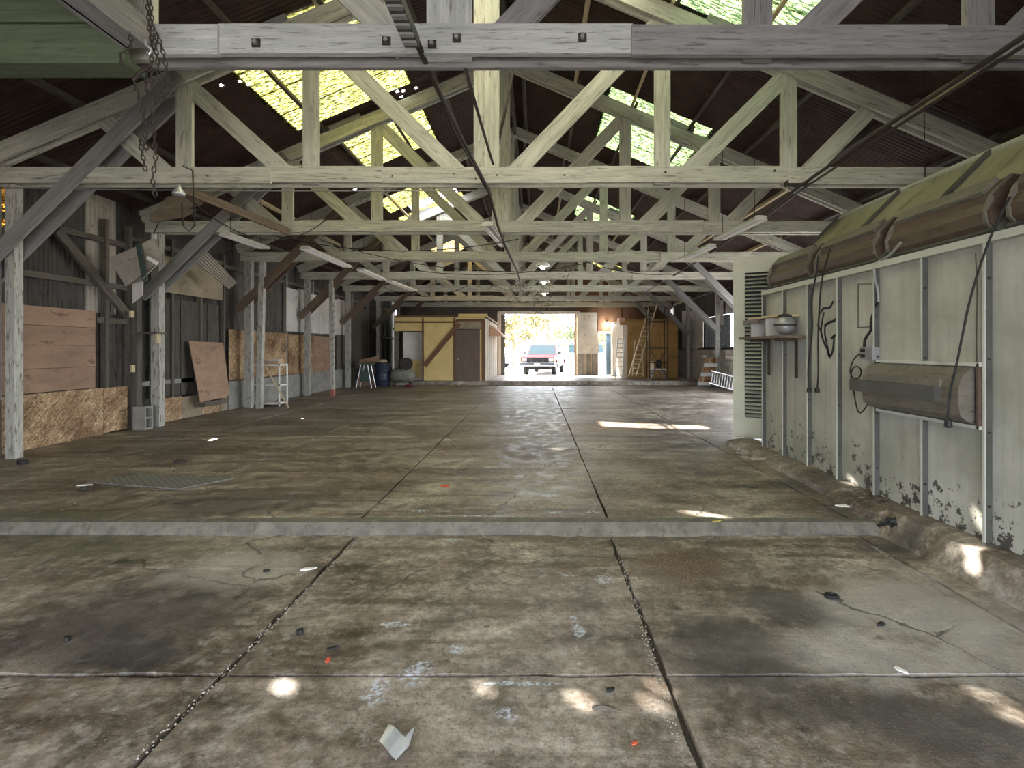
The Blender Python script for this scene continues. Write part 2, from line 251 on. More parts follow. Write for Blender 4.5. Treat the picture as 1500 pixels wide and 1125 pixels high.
# ------------------------------------------------------------------ mesh helpers
ORG = {}
class MB:
    def __init__(s): s.v = []; s.f = []; s.uv = []
    def face(s, idx, uv=None): s.f.append(tuple(idx)); s.uv.append(uv)
    def hexa(s, P, uvl=None):     # P: 8 corners, 0-3 one end ring, 4-7 other end ring
        b = len(s.v); s.v += [V(p) for p in P]
        L = (V(P[4])-V(P[0])).length; w = (V(P[1])-V(P[0])).length; t = (V(P[3])-V(P[0])).length
        o = random.random()*5
        s.face((b, b+3, b+2, b+1), [(o, 0), (o, t), (o+w, t), (o+w, 0)])
        s.face((b+4, b+5, b+6, b+7), [(o, 0), (o+w, 0), (o+w, t), (o, t)])
        for k, (i, j) in enumerate(((0, 1), (1, 2), (2, 3), (3, 0))):
            q = w if k % 2 == 0 else t; z = k*1.3
            s.face((b+i, b+j, b+4+j, b+4+i), [(o, z), (o, z+q), (o+L, z+q), (o+L, z)])
        return s
    def box(s, a, c):
        x0, y0, z0 = a; x1, y1, z1 = c
        b = len(s.v)
        s.v += [V(p) for p in ((x0, y0, z0), (x1, y0, z0), (x1, y1, z0), (x0, y1, z0), (x0, y0, z1), (x1, y0, z1), (x1, y1, z1), (x0, y1, z1))]
        for q in ((0, 3, 2, 1), (4, 5, 6, 7), (0, 1, 5, 4), (1, 2, 6, 5), (2, 3, 7, 6), (3, 0, 4, 7)): s.face([b+i for i in q])
        return s
    def beam(s, p, q, w, t, td=(0, 1, 0)):
        p, q = V(p), V(q); a = (q-p).normalized(); td = V(td); td = (td-a*td.dot(a))
        if td.length < 1e-4: td = V((1, 0, 0)) - a*a.x
        td.normalize(); wd = a.cross(td).normalized()
        c = [(-w/2, -t/2), (w/2, -t/2), (w/2, t/2), (-w/2, t/2)]
        return s.hexa([p+wd*x+td*y for x, y in c]+[q+wd*x+td*y for x, y in c])
    def tube(s, pts, r, n=6, caps=True):
        pts = [V(p) for p in pts]; b = len(s.v); prev = None; L = 0
        for i, p in enumerate(pts):
            d = (pts[min(i+1, len(pts)-1)]-pts[max(i-1, 0)]).normalized()
            if prev is None: u = d.orthogonal().normalized()
            else: u = (prev-d*prev.dot(d)).normalized()
            prev = u; v = d.cross(u); rr = r[i] if hasattr(r, '__len__') else r
            s.v += [p+(u*math.cos(2*math.pi*k/n)+v*math.sin(2*math.pi*k/n))*rr for k in range(n)]
        for i in range(len(pts)-1):
            l2 = L+(pts[i+1]-pts[i]).length
            for k in range(n):
                k2 = (k+1) % n; s.face((b+i*n+k, b+i*n+k2, b+i*n+n+k2, b+i*n+n+k), [(L, k*.03), (L, k*.03+.03), (l2, k*.03+.03), (l2, k*.03)])
            L = l2
        if caps:
            s.face([b+k for k in range(n)][::-1]); e = b+(len(pts)-1)*n; s.face([e+k for k in range(n)])
        return s
    def lathe(s, prof, c, axis='z', n=20):
        c = V(c); b = len(s.v)
        for r, h in prof:
            for k in range(n):
                a = 2*math.pi*k/n; x, y = r*math.cos(a), r*math.sin(a)
                s.v.append(c+(V((x, y, h)) if axis == 'z' else V((h, x, y)) if axis == 'x' else V((x, h, y))))
        for i in range(len(prof)-1):
            for k in range(n):
                k2 = (k+1) % n; s.face((b+i*n+k, b+i*n+k2, b+i*n+n+k2, b+i*n+n+k))
        s.face([b+k for k in range(n)][::-1]); e = b+(len(prof)-1)*n; s.face([e+k for k in range(n)])
        return s
    def prism(s, poly, d):        # poly: list of 3D points (planar), d: extrusion vector
        d = V(d); n = len(poly); b = len(s.v); s.v += [V(p) for p in poly]+[V(p)+d for p in poly]
        s.face(list(range(b, b+n))[::-1]); s.face(range(b+n, b+2*n))
        for i in range(n):
            j = (i+1) % n; s.face((b+i, b+j, b+n+j, b+n+i))
        return s
    def quad(s, *p): b = len(s.v); s.v += [V(q) for q in p]; s.face(range(b, b+len(p))); return s
    def mesh(s, name, mat, off=V((0, 0, 0)), smooth=False):
        me = bpy.data.meshes.new(name); me.from_pydata([tuple(p-off) for p in s.v], [], s.f)
        ul = me.uv_layers.new(name='UVMap').data
        for poly in me.polygons:
            u = s.uv[poly.index]; nn = poly.normal
            ax = max(range(3), key=lambda i: abs(nn[i]))
            for k, li in enumerate(poly.loop_indices):
                if u: ul[li].uv = u[k]
                else:
                    p = s.v[s.f[poly.index][k]]
                    ul[li].uv = (p.y, p.z) if ax == 0 else (p.x, p.z) if ax == 1 else (p.x, p.y)
        if smooth: me.shade_smooth()
        me.materials.append(mat); me.validate(); me.update(); return me
    def build(s, name, mat, parent=None, smooth=False, label=None):
        if parent is not None: off = ORG[parent]
        else:
            xs, ys, zs = [p.x for p in s.v], [p.y for p in s.v], [p.z for p in s.v]
            off = V(((min(xs)+max(xs))/2, (min(ys)+max(ys))/2, min(zs)))
        o = bpy.data.objects.new(name, s.mesh(name, mat, off, smooth)); COL.objects.link(o)
        if parent is not None: o.parent = parent
        else: o.location = off
        ORG[o] = off
        if label: o['label'] = label
        return o
def tag(o, label, cat, group=None):
    o['label'] = label; o['category'] = cat
    if group: o['group'] = group
    return o
def thing(name, label, cat, loc=(0, 0, 0), group=None):
    o = bpy.data.objects.new(name, None); COL.objects.link(o); o.location = loc; o.empty_display_size = 0.1; ORG[o] = V(loc)
    return tag(o, label, cat, group)
def struct(name, loc=(0, 0, 0)):
    o = bpy.data.objects.new(name, None); COL.objects.link(o); o.location = loc; ORG[o] = V(loc); o['kind'] = 'structure'; return o
def inst(name, me, parent, loc, rot=(0, 0, 0)):
    o = bpy.data.objects.new(name, me); COL.objects.link(o); o.parent = parent; o.location = V(loc)-ORG[parent]; o.rotation_euler = rot; return o
def rnd(a): return random.uniform(-a, a)
def slack(p, q, sag, n=10):
    p, q = V(p), V(q); return [p.lerp(q, i/n)-V((0, 0, sag*4*(i/n)*(1-i/n))) for i in range(n+1)]

# ------------------------------------------------------------------ main dimensions
XR, SL, ZA = -0.5, 0.425, 6.55           # ridge x, roof slope, underside of the top chord at the ridge
XL, XRW, YN, YF = -7.2, 6.9, -2.2, 27.4  # inner wall faces, open near end, far wall
CB = 3.54                                # underside of the bottom chords
TY = [0.75, 3.95, 6.92, 9.79, 12.9, 16.2, 19.7, 23.5, 26.9]
ANG = math.atan(SL); CA = math.cos(ANG)
def ztop(x): return ZA-SL*abs(x-XR)
def zroof(x): return ztop(x)+0.34

# ------------------------------------------------------------------ floor
floor = struct('floor')
MB().box((-7.6, YN-0.5, -0.5), (7.3, 20.8, -0.125)).build('sub_base', m_joint, floor)
def slab(x0, x1, y0, y1, z0, z1, g=0.012):
    b = MB(); x0 += g; x1 -= g; y0 += g; y1 -= g; P = []
    def ed(a, c, n):
        for i in range(n):
            t = i/n; j = 0 if i == 0 else 1
            P.append((a[0]+(c[0]-a[0])*t+rnd(.008)*j, a[1]+(c[1]-a[1])*t+rnd(.008)*j))
    n = 14
    ed((x0, y0), (x1, y0), n); ed((x1, y0), (x1, y1), n); ed((x1, y1), (x0, y1), n); ed((x0, y1), (x0, y0), n)
    zz = lambda y: z0+(z1-z0)*(y-y0)/(y1-y0)
    cx, cy = (x0+x1)/2, (y0+y1)/2
    top = [V((cx+(x-cx)*.9985, cy+(y-cy)*.9985, zz(y))) for x, y in P]; mid = [V((x, y, zz(y)-.012)) for x, y in P]; bot = [V((x, y, zz(y)-.09)) for x, y in P]
    m = len(P); b.v = top+mid+bot; b.face(range(m))
    for i in range(m):
        j = (i+1) % m; b.face((m+i, m+j, j, i)); b.face((2*m+i, 2*m+j, m+j, m+i))
    b.build('slab', m_floor, floor)
xs = [-7.3, -5.55, -3.5, -1.46, 0.6, 2.62, 4.7, 7.0]
for ys, z in (([-2.6, 0.45, 2.48, 4.36], -0.1), ([4.46, 8.6, 12.7, 16.8, 20.88], 0.0)):
    for j in range(len(ys)-1):
        for i in range(len(xs)-1): slab(xs[i], xs[i+1], ys[j], ys[j+1], z+rnd(.002), z+rnd(.002), 0.012 if z < 0 else 0.009)
for (y0, y1, z0, z1) in ((20.9, 24.2, .16, .11), (24.2, 27.9, .11, .06)):
    for i in range(len(xs)-1): slab(xs[i], xs[i+1], y0, y1, z0, z1)
MB().box((-7.4, 20.95, -0.5), (7.1, 27.9, 0.03)).build('sub_base', m_concrete, floor)
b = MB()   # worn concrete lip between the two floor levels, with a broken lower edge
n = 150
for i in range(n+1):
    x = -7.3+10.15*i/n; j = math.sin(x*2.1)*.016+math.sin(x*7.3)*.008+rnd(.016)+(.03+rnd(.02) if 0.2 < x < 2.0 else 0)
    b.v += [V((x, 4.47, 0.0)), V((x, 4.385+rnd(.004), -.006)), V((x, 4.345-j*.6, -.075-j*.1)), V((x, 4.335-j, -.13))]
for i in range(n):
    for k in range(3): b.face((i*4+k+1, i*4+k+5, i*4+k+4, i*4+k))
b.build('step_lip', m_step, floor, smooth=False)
b = MB(); n = 60   # same at the far platform
for i in range(n+1):
    x = -7.3+14.3*i/n
    b.v += [V((x, 20.93, .161)), V((x, 20.88, .155)), V((x, 20.84+rnd(.01), .02)), V((x, 20.82, -.1))]
for i in range(n):
    for k in range(3): b.face((i*4+k+1, i*4+k+5, i*4+k+4, i*4+k))
b.build('platform_edge', m_floor, floor)
# outside yard
yard = MB(); yard.quad((-120, 27.85, -.03), (120, 27.85, -.03), (120, 160, -.03), (-120, 160, -.03)); yard.quad((-120, -90, -.22), (120, -90, -.22), (120, -2.55, -.22), (-120, -2.55, -.22))
yard.quad((-120, -2.55, -.22), (-7.6, -2.55, -.22), (-7.6, 27.85, -.03), (-120, 27.85, -.03)); yard.quad((7.3, -2.55, -.22), (120, -2.55, -.22), (120, 27.85, -.03), (7.3, 27.85, -.03))
o = yard.build('ground', m_ground); o['kind'] = 'structure'

# ------------------------------------------------------------------ roof: separate corrugated sheets on purlins
SW = 0.65
def sheet_mesh(L, wdt, mat, holes=(), amp=0.009, pitch=0.08):
    b = MB(); n = max(4, int(round(wdt/pitch))*4)
    def pt(s_, j): return V((s_, wdt*j/n, amp*math.sin(2*math.pi*j/4+.6)))
    for j in range(n):
        yc = wdt*(j+.5)/n; gaps = []
        for hy, hs, ry, rs in holes:
            d = abs(yc-hy)/ry
            if d < 1: k = rs*math.sqrt(1-d*d); gaps.append((hs-k, hs+k))
        gaps.sort(); a = 0
        for g0, g1 in gaps+[(L, L)]:
            if g0 > a: b.quad(pt(a, j), pt(g0, j), pt(g0, j+1), pt(a, j+1))
            a = max(a, g1)
    return b.mesh('corrugated_sheet', mat, smooth=False)
roofs = {-1: struct('roof_left'), 1: struct('roof_right')}
LEN = {-1: (XR-(-7.75))/CA, 1: (7.5-XR)/CA}
def sun_hole(pt):
    for sd in (-1, 1):
        den = SUN.z+SL*sd*SUN.x; t = (zroof(XR)-SL*sd*(pt.x-XR)-pt.z)/den; q = pt+SUN*t
        if (q.x-XR)*sd >= 0: return sd, q
# (pixel x, pixel y, level, half size along the shed, half size down the slope)
HOLES = [(413, 1002, -.1, .035, .03), (706, 1004, -.1, .03, .025), (841, 1019, -.1, .03, .03), (947, 1025, -.1, .03, .025), (958, 1004, -.1, .03, .02), (1443, 1019, -.1, .035, .03), (1476, 1045, -.1, .035, .03),
         (1034, 752, 0, .05, .16), (938, 771, -.1, .03, .06), (813, 657, 0, .05, .05), (1405, 812, .05, .035, .03), (1432, 812, .05, .04, .035), (1425, 835, -.08, .03, .03)]
hl = {}
tg = [(onz(x, y, z), a, c) for x, y, z, a, c in HOLES]+[(onx(1440, 768, 3.1), .04, .03), (onx(1250, 713, 3.1), .05, .03)]
for p, a, c in tg:
    r = sun_hole(p)
    if r:
        sd, q = r; c0 = int((q.y-YN)//SW)
        for cc in (c0-1, c0, c0+1):
            ly = q.y-YN-cc*SW
            if -.1 < ly < SW+.14: hl.setdefault((sd, cc), []).append((ly if sd == 1 else SW+.04-ly, abs(q.x-XR)/CA, a, c))
SKY = [(-1, -2.1, -.75, 3.4, 7.0, m_sky_c), (1, .0, 1.4, 3.4, 6.8, m_sky_c),  # clear ridge skylights added out of frame, only to light the middle floor
       (-1, -4.3, -2.2, 6.7, 9.7, m_sky_y), (-1, -4.25, -2.5, 13.75, 15.3, m_sky_y), (-1, -3.75, -2.3, 15.3, 15.95, None), (-1, -4.2, -2.2, 15.95, 16.6, m_sky_y), (-1, -4.2, -2.6, 20.3, 23.0, m_sky_o),
       (1, 1.3, 3.2, 9.7, 12.1, m_sky_g), (1, 1.7, 3.3, 4.3, 6.85, m_sky_g), (1, 1.3, 3.0, 16.2, 18.5, m_sky_g), (1, 2.2, 3.9, 23.5, 25.5, m_sky_y), (-1, -3.6, -1.6, 3.9, 5.6, m_sky_y), (-1, -3.9, -2.2, 10.4, 12.2, m_sky_y)]
cache = {}
ncol = int((YF+.3-YN)/SW)+1
for sd in (-1, 1):
    for c in range(ncol):
        y0 = YN+c*SW; yc = y0+SW/2; L = LEN[sd]; holes = hl.get((sd, c), [])
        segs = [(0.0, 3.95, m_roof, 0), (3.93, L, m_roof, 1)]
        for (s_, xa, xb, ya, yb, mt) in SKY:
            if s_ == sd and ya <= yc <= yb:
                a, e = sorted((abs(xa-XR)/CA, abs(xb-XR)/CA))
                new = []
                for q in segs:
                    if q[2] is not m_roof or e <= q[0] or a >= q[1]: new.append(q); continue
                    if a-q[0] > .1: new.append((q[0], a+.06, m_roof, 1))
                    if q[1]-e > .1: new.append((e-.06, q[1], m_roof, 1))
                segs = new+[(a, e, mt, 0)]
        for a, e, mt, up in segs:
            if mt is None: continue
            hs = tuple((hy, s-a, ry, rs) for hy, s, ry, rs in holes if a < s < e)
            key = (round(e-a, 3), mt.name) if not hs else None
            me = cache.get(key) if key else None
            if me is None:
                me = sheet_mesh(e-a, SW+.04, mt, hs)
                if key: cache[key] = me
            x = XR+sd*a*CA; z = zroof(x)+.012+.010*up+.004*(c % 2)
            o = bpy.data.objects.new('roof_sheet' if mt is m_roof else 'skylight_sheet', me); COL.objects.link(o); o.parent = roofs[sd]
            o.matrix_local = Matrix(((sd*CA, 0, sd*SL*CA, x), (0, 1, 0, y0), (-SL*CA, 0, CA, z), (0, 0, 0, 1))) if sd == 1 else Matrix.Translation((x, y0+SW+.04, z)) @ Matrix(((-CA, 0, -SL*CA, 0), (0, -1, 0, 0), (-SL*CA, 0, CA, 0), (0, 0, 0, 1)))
for sd in (-1, 1):
    k = 0; s = 0.25
    while s < LEN[sd]-.1:
        x = XR+sd*s*CA
        for i in range(len(TY)):
            y0 = TY[i]-.15 if i else YN; y1 = (TY[i+1]+.15) if i < len(TY)-1 else YF+.1
            if i == 0: y1 = TY[1]+.15
            dz = -.055/CA+.0*(i % 2); off = .028*(1 if i % 2 else -1)
            p = V((x+off, y0, zroof(x+off)-.055)); q = V((x+off, y1, zroof(x+off)-.055))
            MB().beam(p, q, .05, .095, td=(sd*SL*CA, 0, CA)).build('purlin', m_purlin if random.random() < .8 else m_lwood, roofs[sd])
        s += 1.12
MB().box((XR-.03, YN, zroof(XR)-.30), (XR+.03, YF, zroof(XR)-.08)).build('ridge_board', m_purlin, roofs[-1])

# ------------------------------------------------------------------ trusses
ORD = ['', 'nearest the camera, crossing the top of the picture', 'second in view, with light timbers framed by the whole picture', 'third in view, under the broken skylight', 'fourth in view, above the propped white posts', 'fifth in view, above the pale wall boards', 'sixth in view, above the oil drum', 'seventh in view, just past the yellow office front', 'last in view, against the wall with the big doorway']
PAN = [2.28, 3.92]
def bolt(p, parent):
    o = MB().box((p.x-.03, p.y-.006, p.z-.03), (p.x+.03, p.y+.004, p.z+.03)).build('bolt_washer', m_iron, parent)
    MB().lathe([(.015, -.03), (.017, -.028), (.017, -.004)], p, 'y', 6).build('nut', m_steel, o)
def post(x, y, z0, z1, wx, wy, mat, parent, lean=(0, 0), name='post'):
    b = MB(); h = [(-wx/2, -wy/2), (wx/2, -wy/2), (wx/2, wy/2), (-wx/2, wy/2)]
    b.hexa([(x+a, y+c, z0) for a, c in h]+[(x+a+lean[0], y+c+lean[1], z1) for a, c in h]); return b.build(name, mat, parent)
for k, Y in enumerate(TY):
    if k == 0: continue      # wholly out of view above the camera
    t = thing('roof_truss', 'pale timber roof truss ' + ORD[k], 'roof truss', (XR, Y, CB), 'timber trusses across the shed')
    mc = m_truss if k != 1 else m_truss0
    HW = .205 if k != 1 else .215
    xl, xr = XL+.1, XRW-.1
    # bottom chord: paired planks with the webs between them; the front plank is spliced
    cuts = [xl, -4.35+rnd(.6), -1.3+rnd(.9), 0.9+rnd(.8), 3.1+rnd(.4), xr]
    if k == 1: cuts = [-2.75, -2.3, 0.69, 2.95, 3.7, xr]
    if k == 2: cuts = [xl, -3.4, -1.97, 0.64, 3.23, xr]
    for i in range(len(cuts)-1):
        dz = (i % 2)*.018 if k != 1 else [0, .018, -.002, .004, 0][i]; dy = -.022*((i+1) % 2)
        mm = mc if k != 1 else [m_truss0, m_truss0, m_trussg, m_trussg, m_trussg][i]
        MB().beam((cuts[i], Y-.075+dy, CB+HW/2+dz), (cuts[i+1]+.01, Y-.075+dy, CB+HW/2+dz), HW, .05).build('bottom_chord', mm, t)
    MB().beam((xl, Y+.075, CB+HW/2-.004), (xr, Y+.075, CB+HW/2-.004), HW, .05).build('bottom_chord', mc if k != 1 else m_trussg, t)
    # top chords
    for sd in (-1, 1):
        xe = xl-.1 if sd == -1 else xr+.1
        for dy in (-.07, .07):
            p = V((XR, Y+dy, ZA+.12)); q = V((xe, Y+dy, ztop(xe)+.12)); MB().beam(p, q, .215, .05).build('top_chord', m_truss, t)
        MB().beam((XR+sd*2.7, Y-.005, ztop(XR+sd*2.7)+.27), (XR+sd*3.35, Y-.005, ztop(XR+sd*3.35)+.27), .1, .19).build('purlin_block', m_brace, t)
    xk = XR-.14
    kw = .33 if k in (1, 2, 3) else .24
    MB().beam((xk, Y, CB+.02), (xk, Y, ZA+.1), kw, .06).build('king_post', m_truss if k != 1 else m_truss0, t)
    for sd in (-1, 1):
        pts = [xk+sd*d for d in PAN]
        for d in pts: MB().beam((d, Y, CB+.01), (d, Y, ztop(d)+.1), .205 if k < 4 else .19, .055).build('vertical_strut', m_truss if not (k == 1 and sd == 1) else m_trussg, t)
        prev = xk+sd*.32
        for d in pts+[xk+sd*5.0]:
            x0 = prev; zt = ztop(d)
            MB().beam((x0, Y+.01, CB+.12), (d-sd*.02, Y+.01, zt+.04), .215, .05).build('diagonal_strut', m_truss if not (k == 1 and sd == 1) else m_trussg, t)
            prev = d+sd*.28 if d != pts[-1] else d+sd*.2
        # knee braces, paired, down past the posts to the walls
        if sd == -1: ends = (-7.15, 2.36), (-4.55, 4.92)
        else: ends = (6.75, 2.05), (4.6, 4.2)
        if sd == 1 and k <= 4: continue
        if k == 1: continue
        for dy, mt in ((-.135, m_brace), (.125, m_brace)):
            lo, hi = V((ends[0][0], Y+dy, ends[0][1])), V((ends[1][0], Y+dy, ends[1][1]))
            MB().beam(lo, hi, .185, .045).build('knee_brace', m_brace if k < 4 or sd == 1 else m_rust_brace, t)
    # posts
    if k >= 2:
        post(-6.95 if k > 2 else -6.78, Y, -.0, CB, .15 if k > 2 else .12, .15 if k > 2 else .12, m_post, t)
    if k >= 5: post(6.72, Y, .0 if Y < 20.9 else .1, CB, .15, .15, m_post, t)
    if k == 1:
        for x, y in ((375, 63), (566, 60), (633, 65), (669, 56), (853, 55)):
            bolt(W(x, y, 3.845), t)
    if k == 2:
        for x, y in ((575, 258), (665, 255), (697, 262), (728, 257), (827, 257), (975, 252), (1135, 250), (305, 258)):
            p = W(x, y, 6.81); MB().lathe([(.014, -.012), (.014, .02)], p, 'y', 6).build('bolt_head', m_iron, t)
        MB().box((3.2, 6.80, 3.5), (3.5, 6.86, 3.57)).build('steel_strap', m_iron, t)
# extra props along the left side
pr = thing('prop_post', 'thin leaning white prop post beside the white metal shelf', 'post', (-6.6, 12.6, 0))
post(-6.62, 12.75, 0, 3.5, .12, .12, m_post, pr, (.05, .05), 'shaft')
pr = thing('prop_post', 'slim white prop post with a red painted foot and wire wound round it', 'post', (-5.9, 15.9, 0))
p = onz(487, 580); post(p.x, p.y, 0, .2, .115, .115, m_redbase, pr, (0, 0), 'painted_foot'); post(p.x, p.y, .2, 3.5, .115, .115, m_post, pr, (-.03, 0), 'shaft')
b = MB(); b.tube([V((p.x+.085*math.cos(a*.9), p.y+.085*math.sin(a*.9), .8+a*.028)) for a in range(70)], .006, 4); b.build('wire_coil', m_iron, pr)
pr = thing('prop_post', 'wide grey post with dark stained foot at the left picture edge', 'post', (-7.05, 6.85, 0))
post(-7.03, 6.86, 0, .75, .16, .14, m_stud, pr, (0, 0), 'stained_foot'); post(-7.03, 6.86, .75, 3.5, .16, .14, m_brace, pr, (0, 0), 'shaft')

# green boarded loft edge and longitudinal timber at the top left
t = thing('loft_timber', 'heavy grey timber running overhead towards the camera, ending at the nearest truss', 'timber', (-2.75, 1.5, 3.5))
MB().beam((-2.78, -2, 3.62), (-2.78, 3.72, 3.62), .2, .16, td=(1, 0, 0)).build('timber', m_trussg, t)
MB().beam((-2.87, -2, 3.545), (-2.87, 3.72, 3.545), .05, .05, td=(1, 0, 0)).build('edge_strip', m_trussg, t)
t = thing('loft_boarding', 'faded green horizontal loft boards beside the overhead timber', 'boarding', (-4.9, 3.75, 3.45))
for i, (z0, z1) in enumerate(((3.47, 3.70), (3.71, 3.79), (3.80, 4.05), (4.06, 4.3))):
    MB().beam((-7.0, 3.76-.012*(i % 2), (z0+z1)/2), (-2.88, 3.76-.012*(i % 2), (z0+z1)/2), z1-z0, .04).build('board', m_green, t)
MB().beam((-7.0, 3.83, 3.445), (-2.88, 3.83, 3.445), .05, .2).build('bottom_ledge', m_green, t)

# ------------------------------------------------------------------ left wall
wl = struct('wall_left'); m_greyb = M('dark_grey_wall_boards', (0.085, 0.078, 0.066), (0.04, 0.035, 0.028), .53, var=.4, scale=2, stretch=(9, 1, 1), bump=.5, bscale=10)
me_ws = {}
WSLOT = []
for x, y, a, c in ((312, 644, .10, .035), (443, 613, .06, .03)):
    p = onz(x, y); q = p+SUN*((XL-.15-p.x)/SUN.x); WSLOT.append((q.y, q.z, a, c))
def wall_sheet(parent, X, y0, z0, z1, mat, face=1, wd=.66, amp=.011, skip=()):
    hs = tuple((qy-y0, qz-z0, a, c) for qy, qz, a, c in WSLOT if X < 0 and -.1 < qy-y0 < .76 and z0 < qz < z1)
    key = (round(z1-z0, 3), mat.name, wd, amp)+((y0,) if hs else ())
    if key not in me_ws: me_ws[key] = sheet_mesh(z1-z0, wd, mat, hs, amp)
    o = bpy.data.objects.new('wall_sheet', me_ws[key]); COL.objects.link(o); o.parent = parent
    o.matrix_local = Matrix(((0, 0, 1, X), (0, 1, 0, y0), (1, 0, 0, z0), (0, 0, 0, 1)))
i = 0; y = YN
while y < YF-.1:
    zt = 4.02 if not 6.0 < y < 7.2 else 3.1; wall_sheet(wl, XL-.14-.006*(i % 2), y, -.1, 2.02 if i % 3 else 1.9, m_wallsheet); wall_sheet(wl, XL-.155-.006*(i % 2), y, 1.85, zt, m_wallsheet if not 8.6 < y < 9.2 else m_lightsheet)
    y += .64; i += 1
MB().box((XL-.2, 5.9, 3.05), (XL-.19, 7.9, 4.0)).build('amber_panel', m_sky_o, wl)
for y in [5.9, 7.15, 8.98, 9.5, 10.6, 11.5, 12.35, 13.6, 15.45, 17.3, 19.1, 21, 23, 25]:
    post(XL-.07, y, 0, 3.6, .1, .07, m_stud if y < 15 else m_brace, wl, name='stud')
for y0, y1, z in ((5.0, 9.5, 2.5), (9.55, 12.4, .77), (8.8, 9.5, 1.9), (5, 9.4, 3.25), (12.4, 27.2, 3.35), (9.5, 12.4, 3.4), (15.5, 27.2, 1.95)):
    MB().beam((XL-.08, y0, z), (XL-.08, y1, z), .09, .06, td=(1, 0, 0)).build('girt', m_stud if z > .8 else m_brace, wl)
MB().beam((XL-.0, 8.0, 3.2), (XL-.0, 9.4, 2.0), .14, .06, td=(1, 0, 0)).build('wind_brace', m_stud, wl)
def panel(name, y0, y1, z0, z1, mat, parent=wl, X=XL, t=.02, d=1, jag=0.0):
    return MB().prism([(X, y0, z0+rnd(jag)), (X, y1, z0+rnd(jag)), (X, y1, z1+rnd(jag)), (X, y0, z1+rnd(jag))], (-t*d, 0, 0)).build(name, mat, parent)
zz = [.78, 1.13, 1.47, 1.76, 2.04]
for i in range(4): panel('plywood_plank', 6.25, 8.72, zz[i]+.006, zz[i+1], m_ply, X=XL-.015+.004*(i % 2))
panel('osb_panel', 6.2, 8.84, .0, .775, m_osb, X=XL+.02, t=.018); panel('osb_panel', 8.86, 9.37, .02, .765, m_osb, X=XL+.012, t=.018)
for i in range(4): panel('osb_panel', 10.15+i*.66, 10.8+i*.66, 0, .46-.02*i, m_osb if i % 2 == 0 else m_plydk, X=XL+.012+.004*(i % 2), t=.018)
for i in range(5): panel('wall_board', 10.0+i*.44, 10.42+i*.44, .48, 2.41, m_greyb, X=XL-.05-.012*(i % 2), t=.02, jag=.01)
panel('upper_board', 10.15, 12.15, 2.52, 3.22, m_plydk, X=XL+.05)
panel('osb_panel', 12.5, 13.7, .68, 1.88, m_osb, X=XL-.0); panel('osb_panel', 13.72, 15.38, .68, 1.87, m_osb, X=XL-.0)
panel('osb_panel', 15.5, 17.2, .66, 1.85, m_osb, X=XL-.0); panel('osb_panel', 17.25, 19.0, .66, 1.84, m_ply, X=XL-.0)
for i in range(6): panel('white_board', 15.4+i*.78, 16.16+i*.78, 1.93, 3.2+.05*(i % 2), m_white, X=XL-.012+.006*(i % 2), jag=.02)
MB().box((XL-.1, 12.4, 0), (XL+.05, 21, .66)).build('stem_wall', m_concrete, wl)
for y in (19.3, 20.4, 21.2, 22.1): panel('dark_board', y, y+.85, .66, 3.1, m_stud, X=XL-.02, jag=.03)
post(XL+.04, 9.55, 0, 2.5, .1, .12, m_stud, wl, name='stud')
for x, y in ((192, 460), (193, 540)):
    p = onx(x, y, XL+.1); MB().box((p.x-.0, p.y-.04, p.z-.06), (p.x+.03, p.y+.04, p.z+.06)).build('switch_box', m_lwood, wl)

# ------------------------------------------------------------------ right wall
wr = struct('wall_right')
i = 0; y = YN
while y < YF-.1:
    win = 19.2 < y+.33 < 22.1; bay = 9.4 < y+.33 < 17.2
    if not bay: wall_sheet(wr, XRW+.15+.006*(i % 2), y, -.1, 1.5, m_wallsheet)
    if bay: wall_sheet(wr, XRW+.16+.006*(i % 2), y, 3.2, 3.66, m_wallsheet)
    elif not win: wall_sheet(wr, XRW+.16+.006*(i % 2), y, 1.42, 3.66, m_wallsheet)
    else: wall_sheet(wr, XRW+.16+.006*(i % 2), y, 2.7, 3.66, m_wallsheet)
    y += .64; i += 1
for yj in (9.4, 17.12): MB().box((XRW-.02, yj-.06, 0), (XRW+.16, yj+.06, 3.3)).build('bay_jamb', m_post, wr)
MB().box((XRW, 9.4, 3.2), (XRW+.16, 17.1, 3.32)).build('bay_lintel', m_brace, wr)
bm_ = MB().box((-.05, -.195, -.095), (.05, .195, .095)).mesh('block', m_block)
MB().box((XRW+.02, 17.2, 0), (XRW+.12, YF, 1.4)).build('mortar_core', m_mortar, wr)
for r in range(7):
    yy = 17.4+(.2 if r % 2 else 0)
    while yy < 26.8:
        inst('block', bm_, wr, (XRW+.04+rnd(.004), yy, .1+r*.2)); yy += .4
for i, (y, z0, z1) in enumerate(((17.2, 1.44, 3.1), (18.0, 1.44, 3.3), (18.8, 2.7, 3.3), (22.2, 1.44, 3.0), (23.0, 1.44, 3.2), (23.8, 1.44, 3.1), (24.6, 1.44, 3.2))):
    panel('white_board', y, y+.76, z0, z1, m_white, wr, X=XRW+.06+.01*(i % 2), d=-1, jag=.04)
panel('white_board', 19.55, 20.35, 2.3, 3.2, m_white, wr, X=XRW-.04, d=-1, jag=.03)
wn = struct('window_1', (XRW+.1, 20.6, 1.44))
MB().box((XRW+.12, 19.2, 1.44), (XRW+.13, 22.1, 2.68)).build('pane', m_winpl, wn)
for i in range(15): MB().box((XRW+.10, 19.2+i*.205, 1.44), (XRW+.118, 19.225+i*.205, 2.68)).build('muntin', m_boothdk, wn)
for i in range(6): MB().box((XRW+.098, 19.2, 1.46+i*.235), (XRW+.116, 22.1, 1.478+i*.235)).build('muntin', m_boothdk, wn)

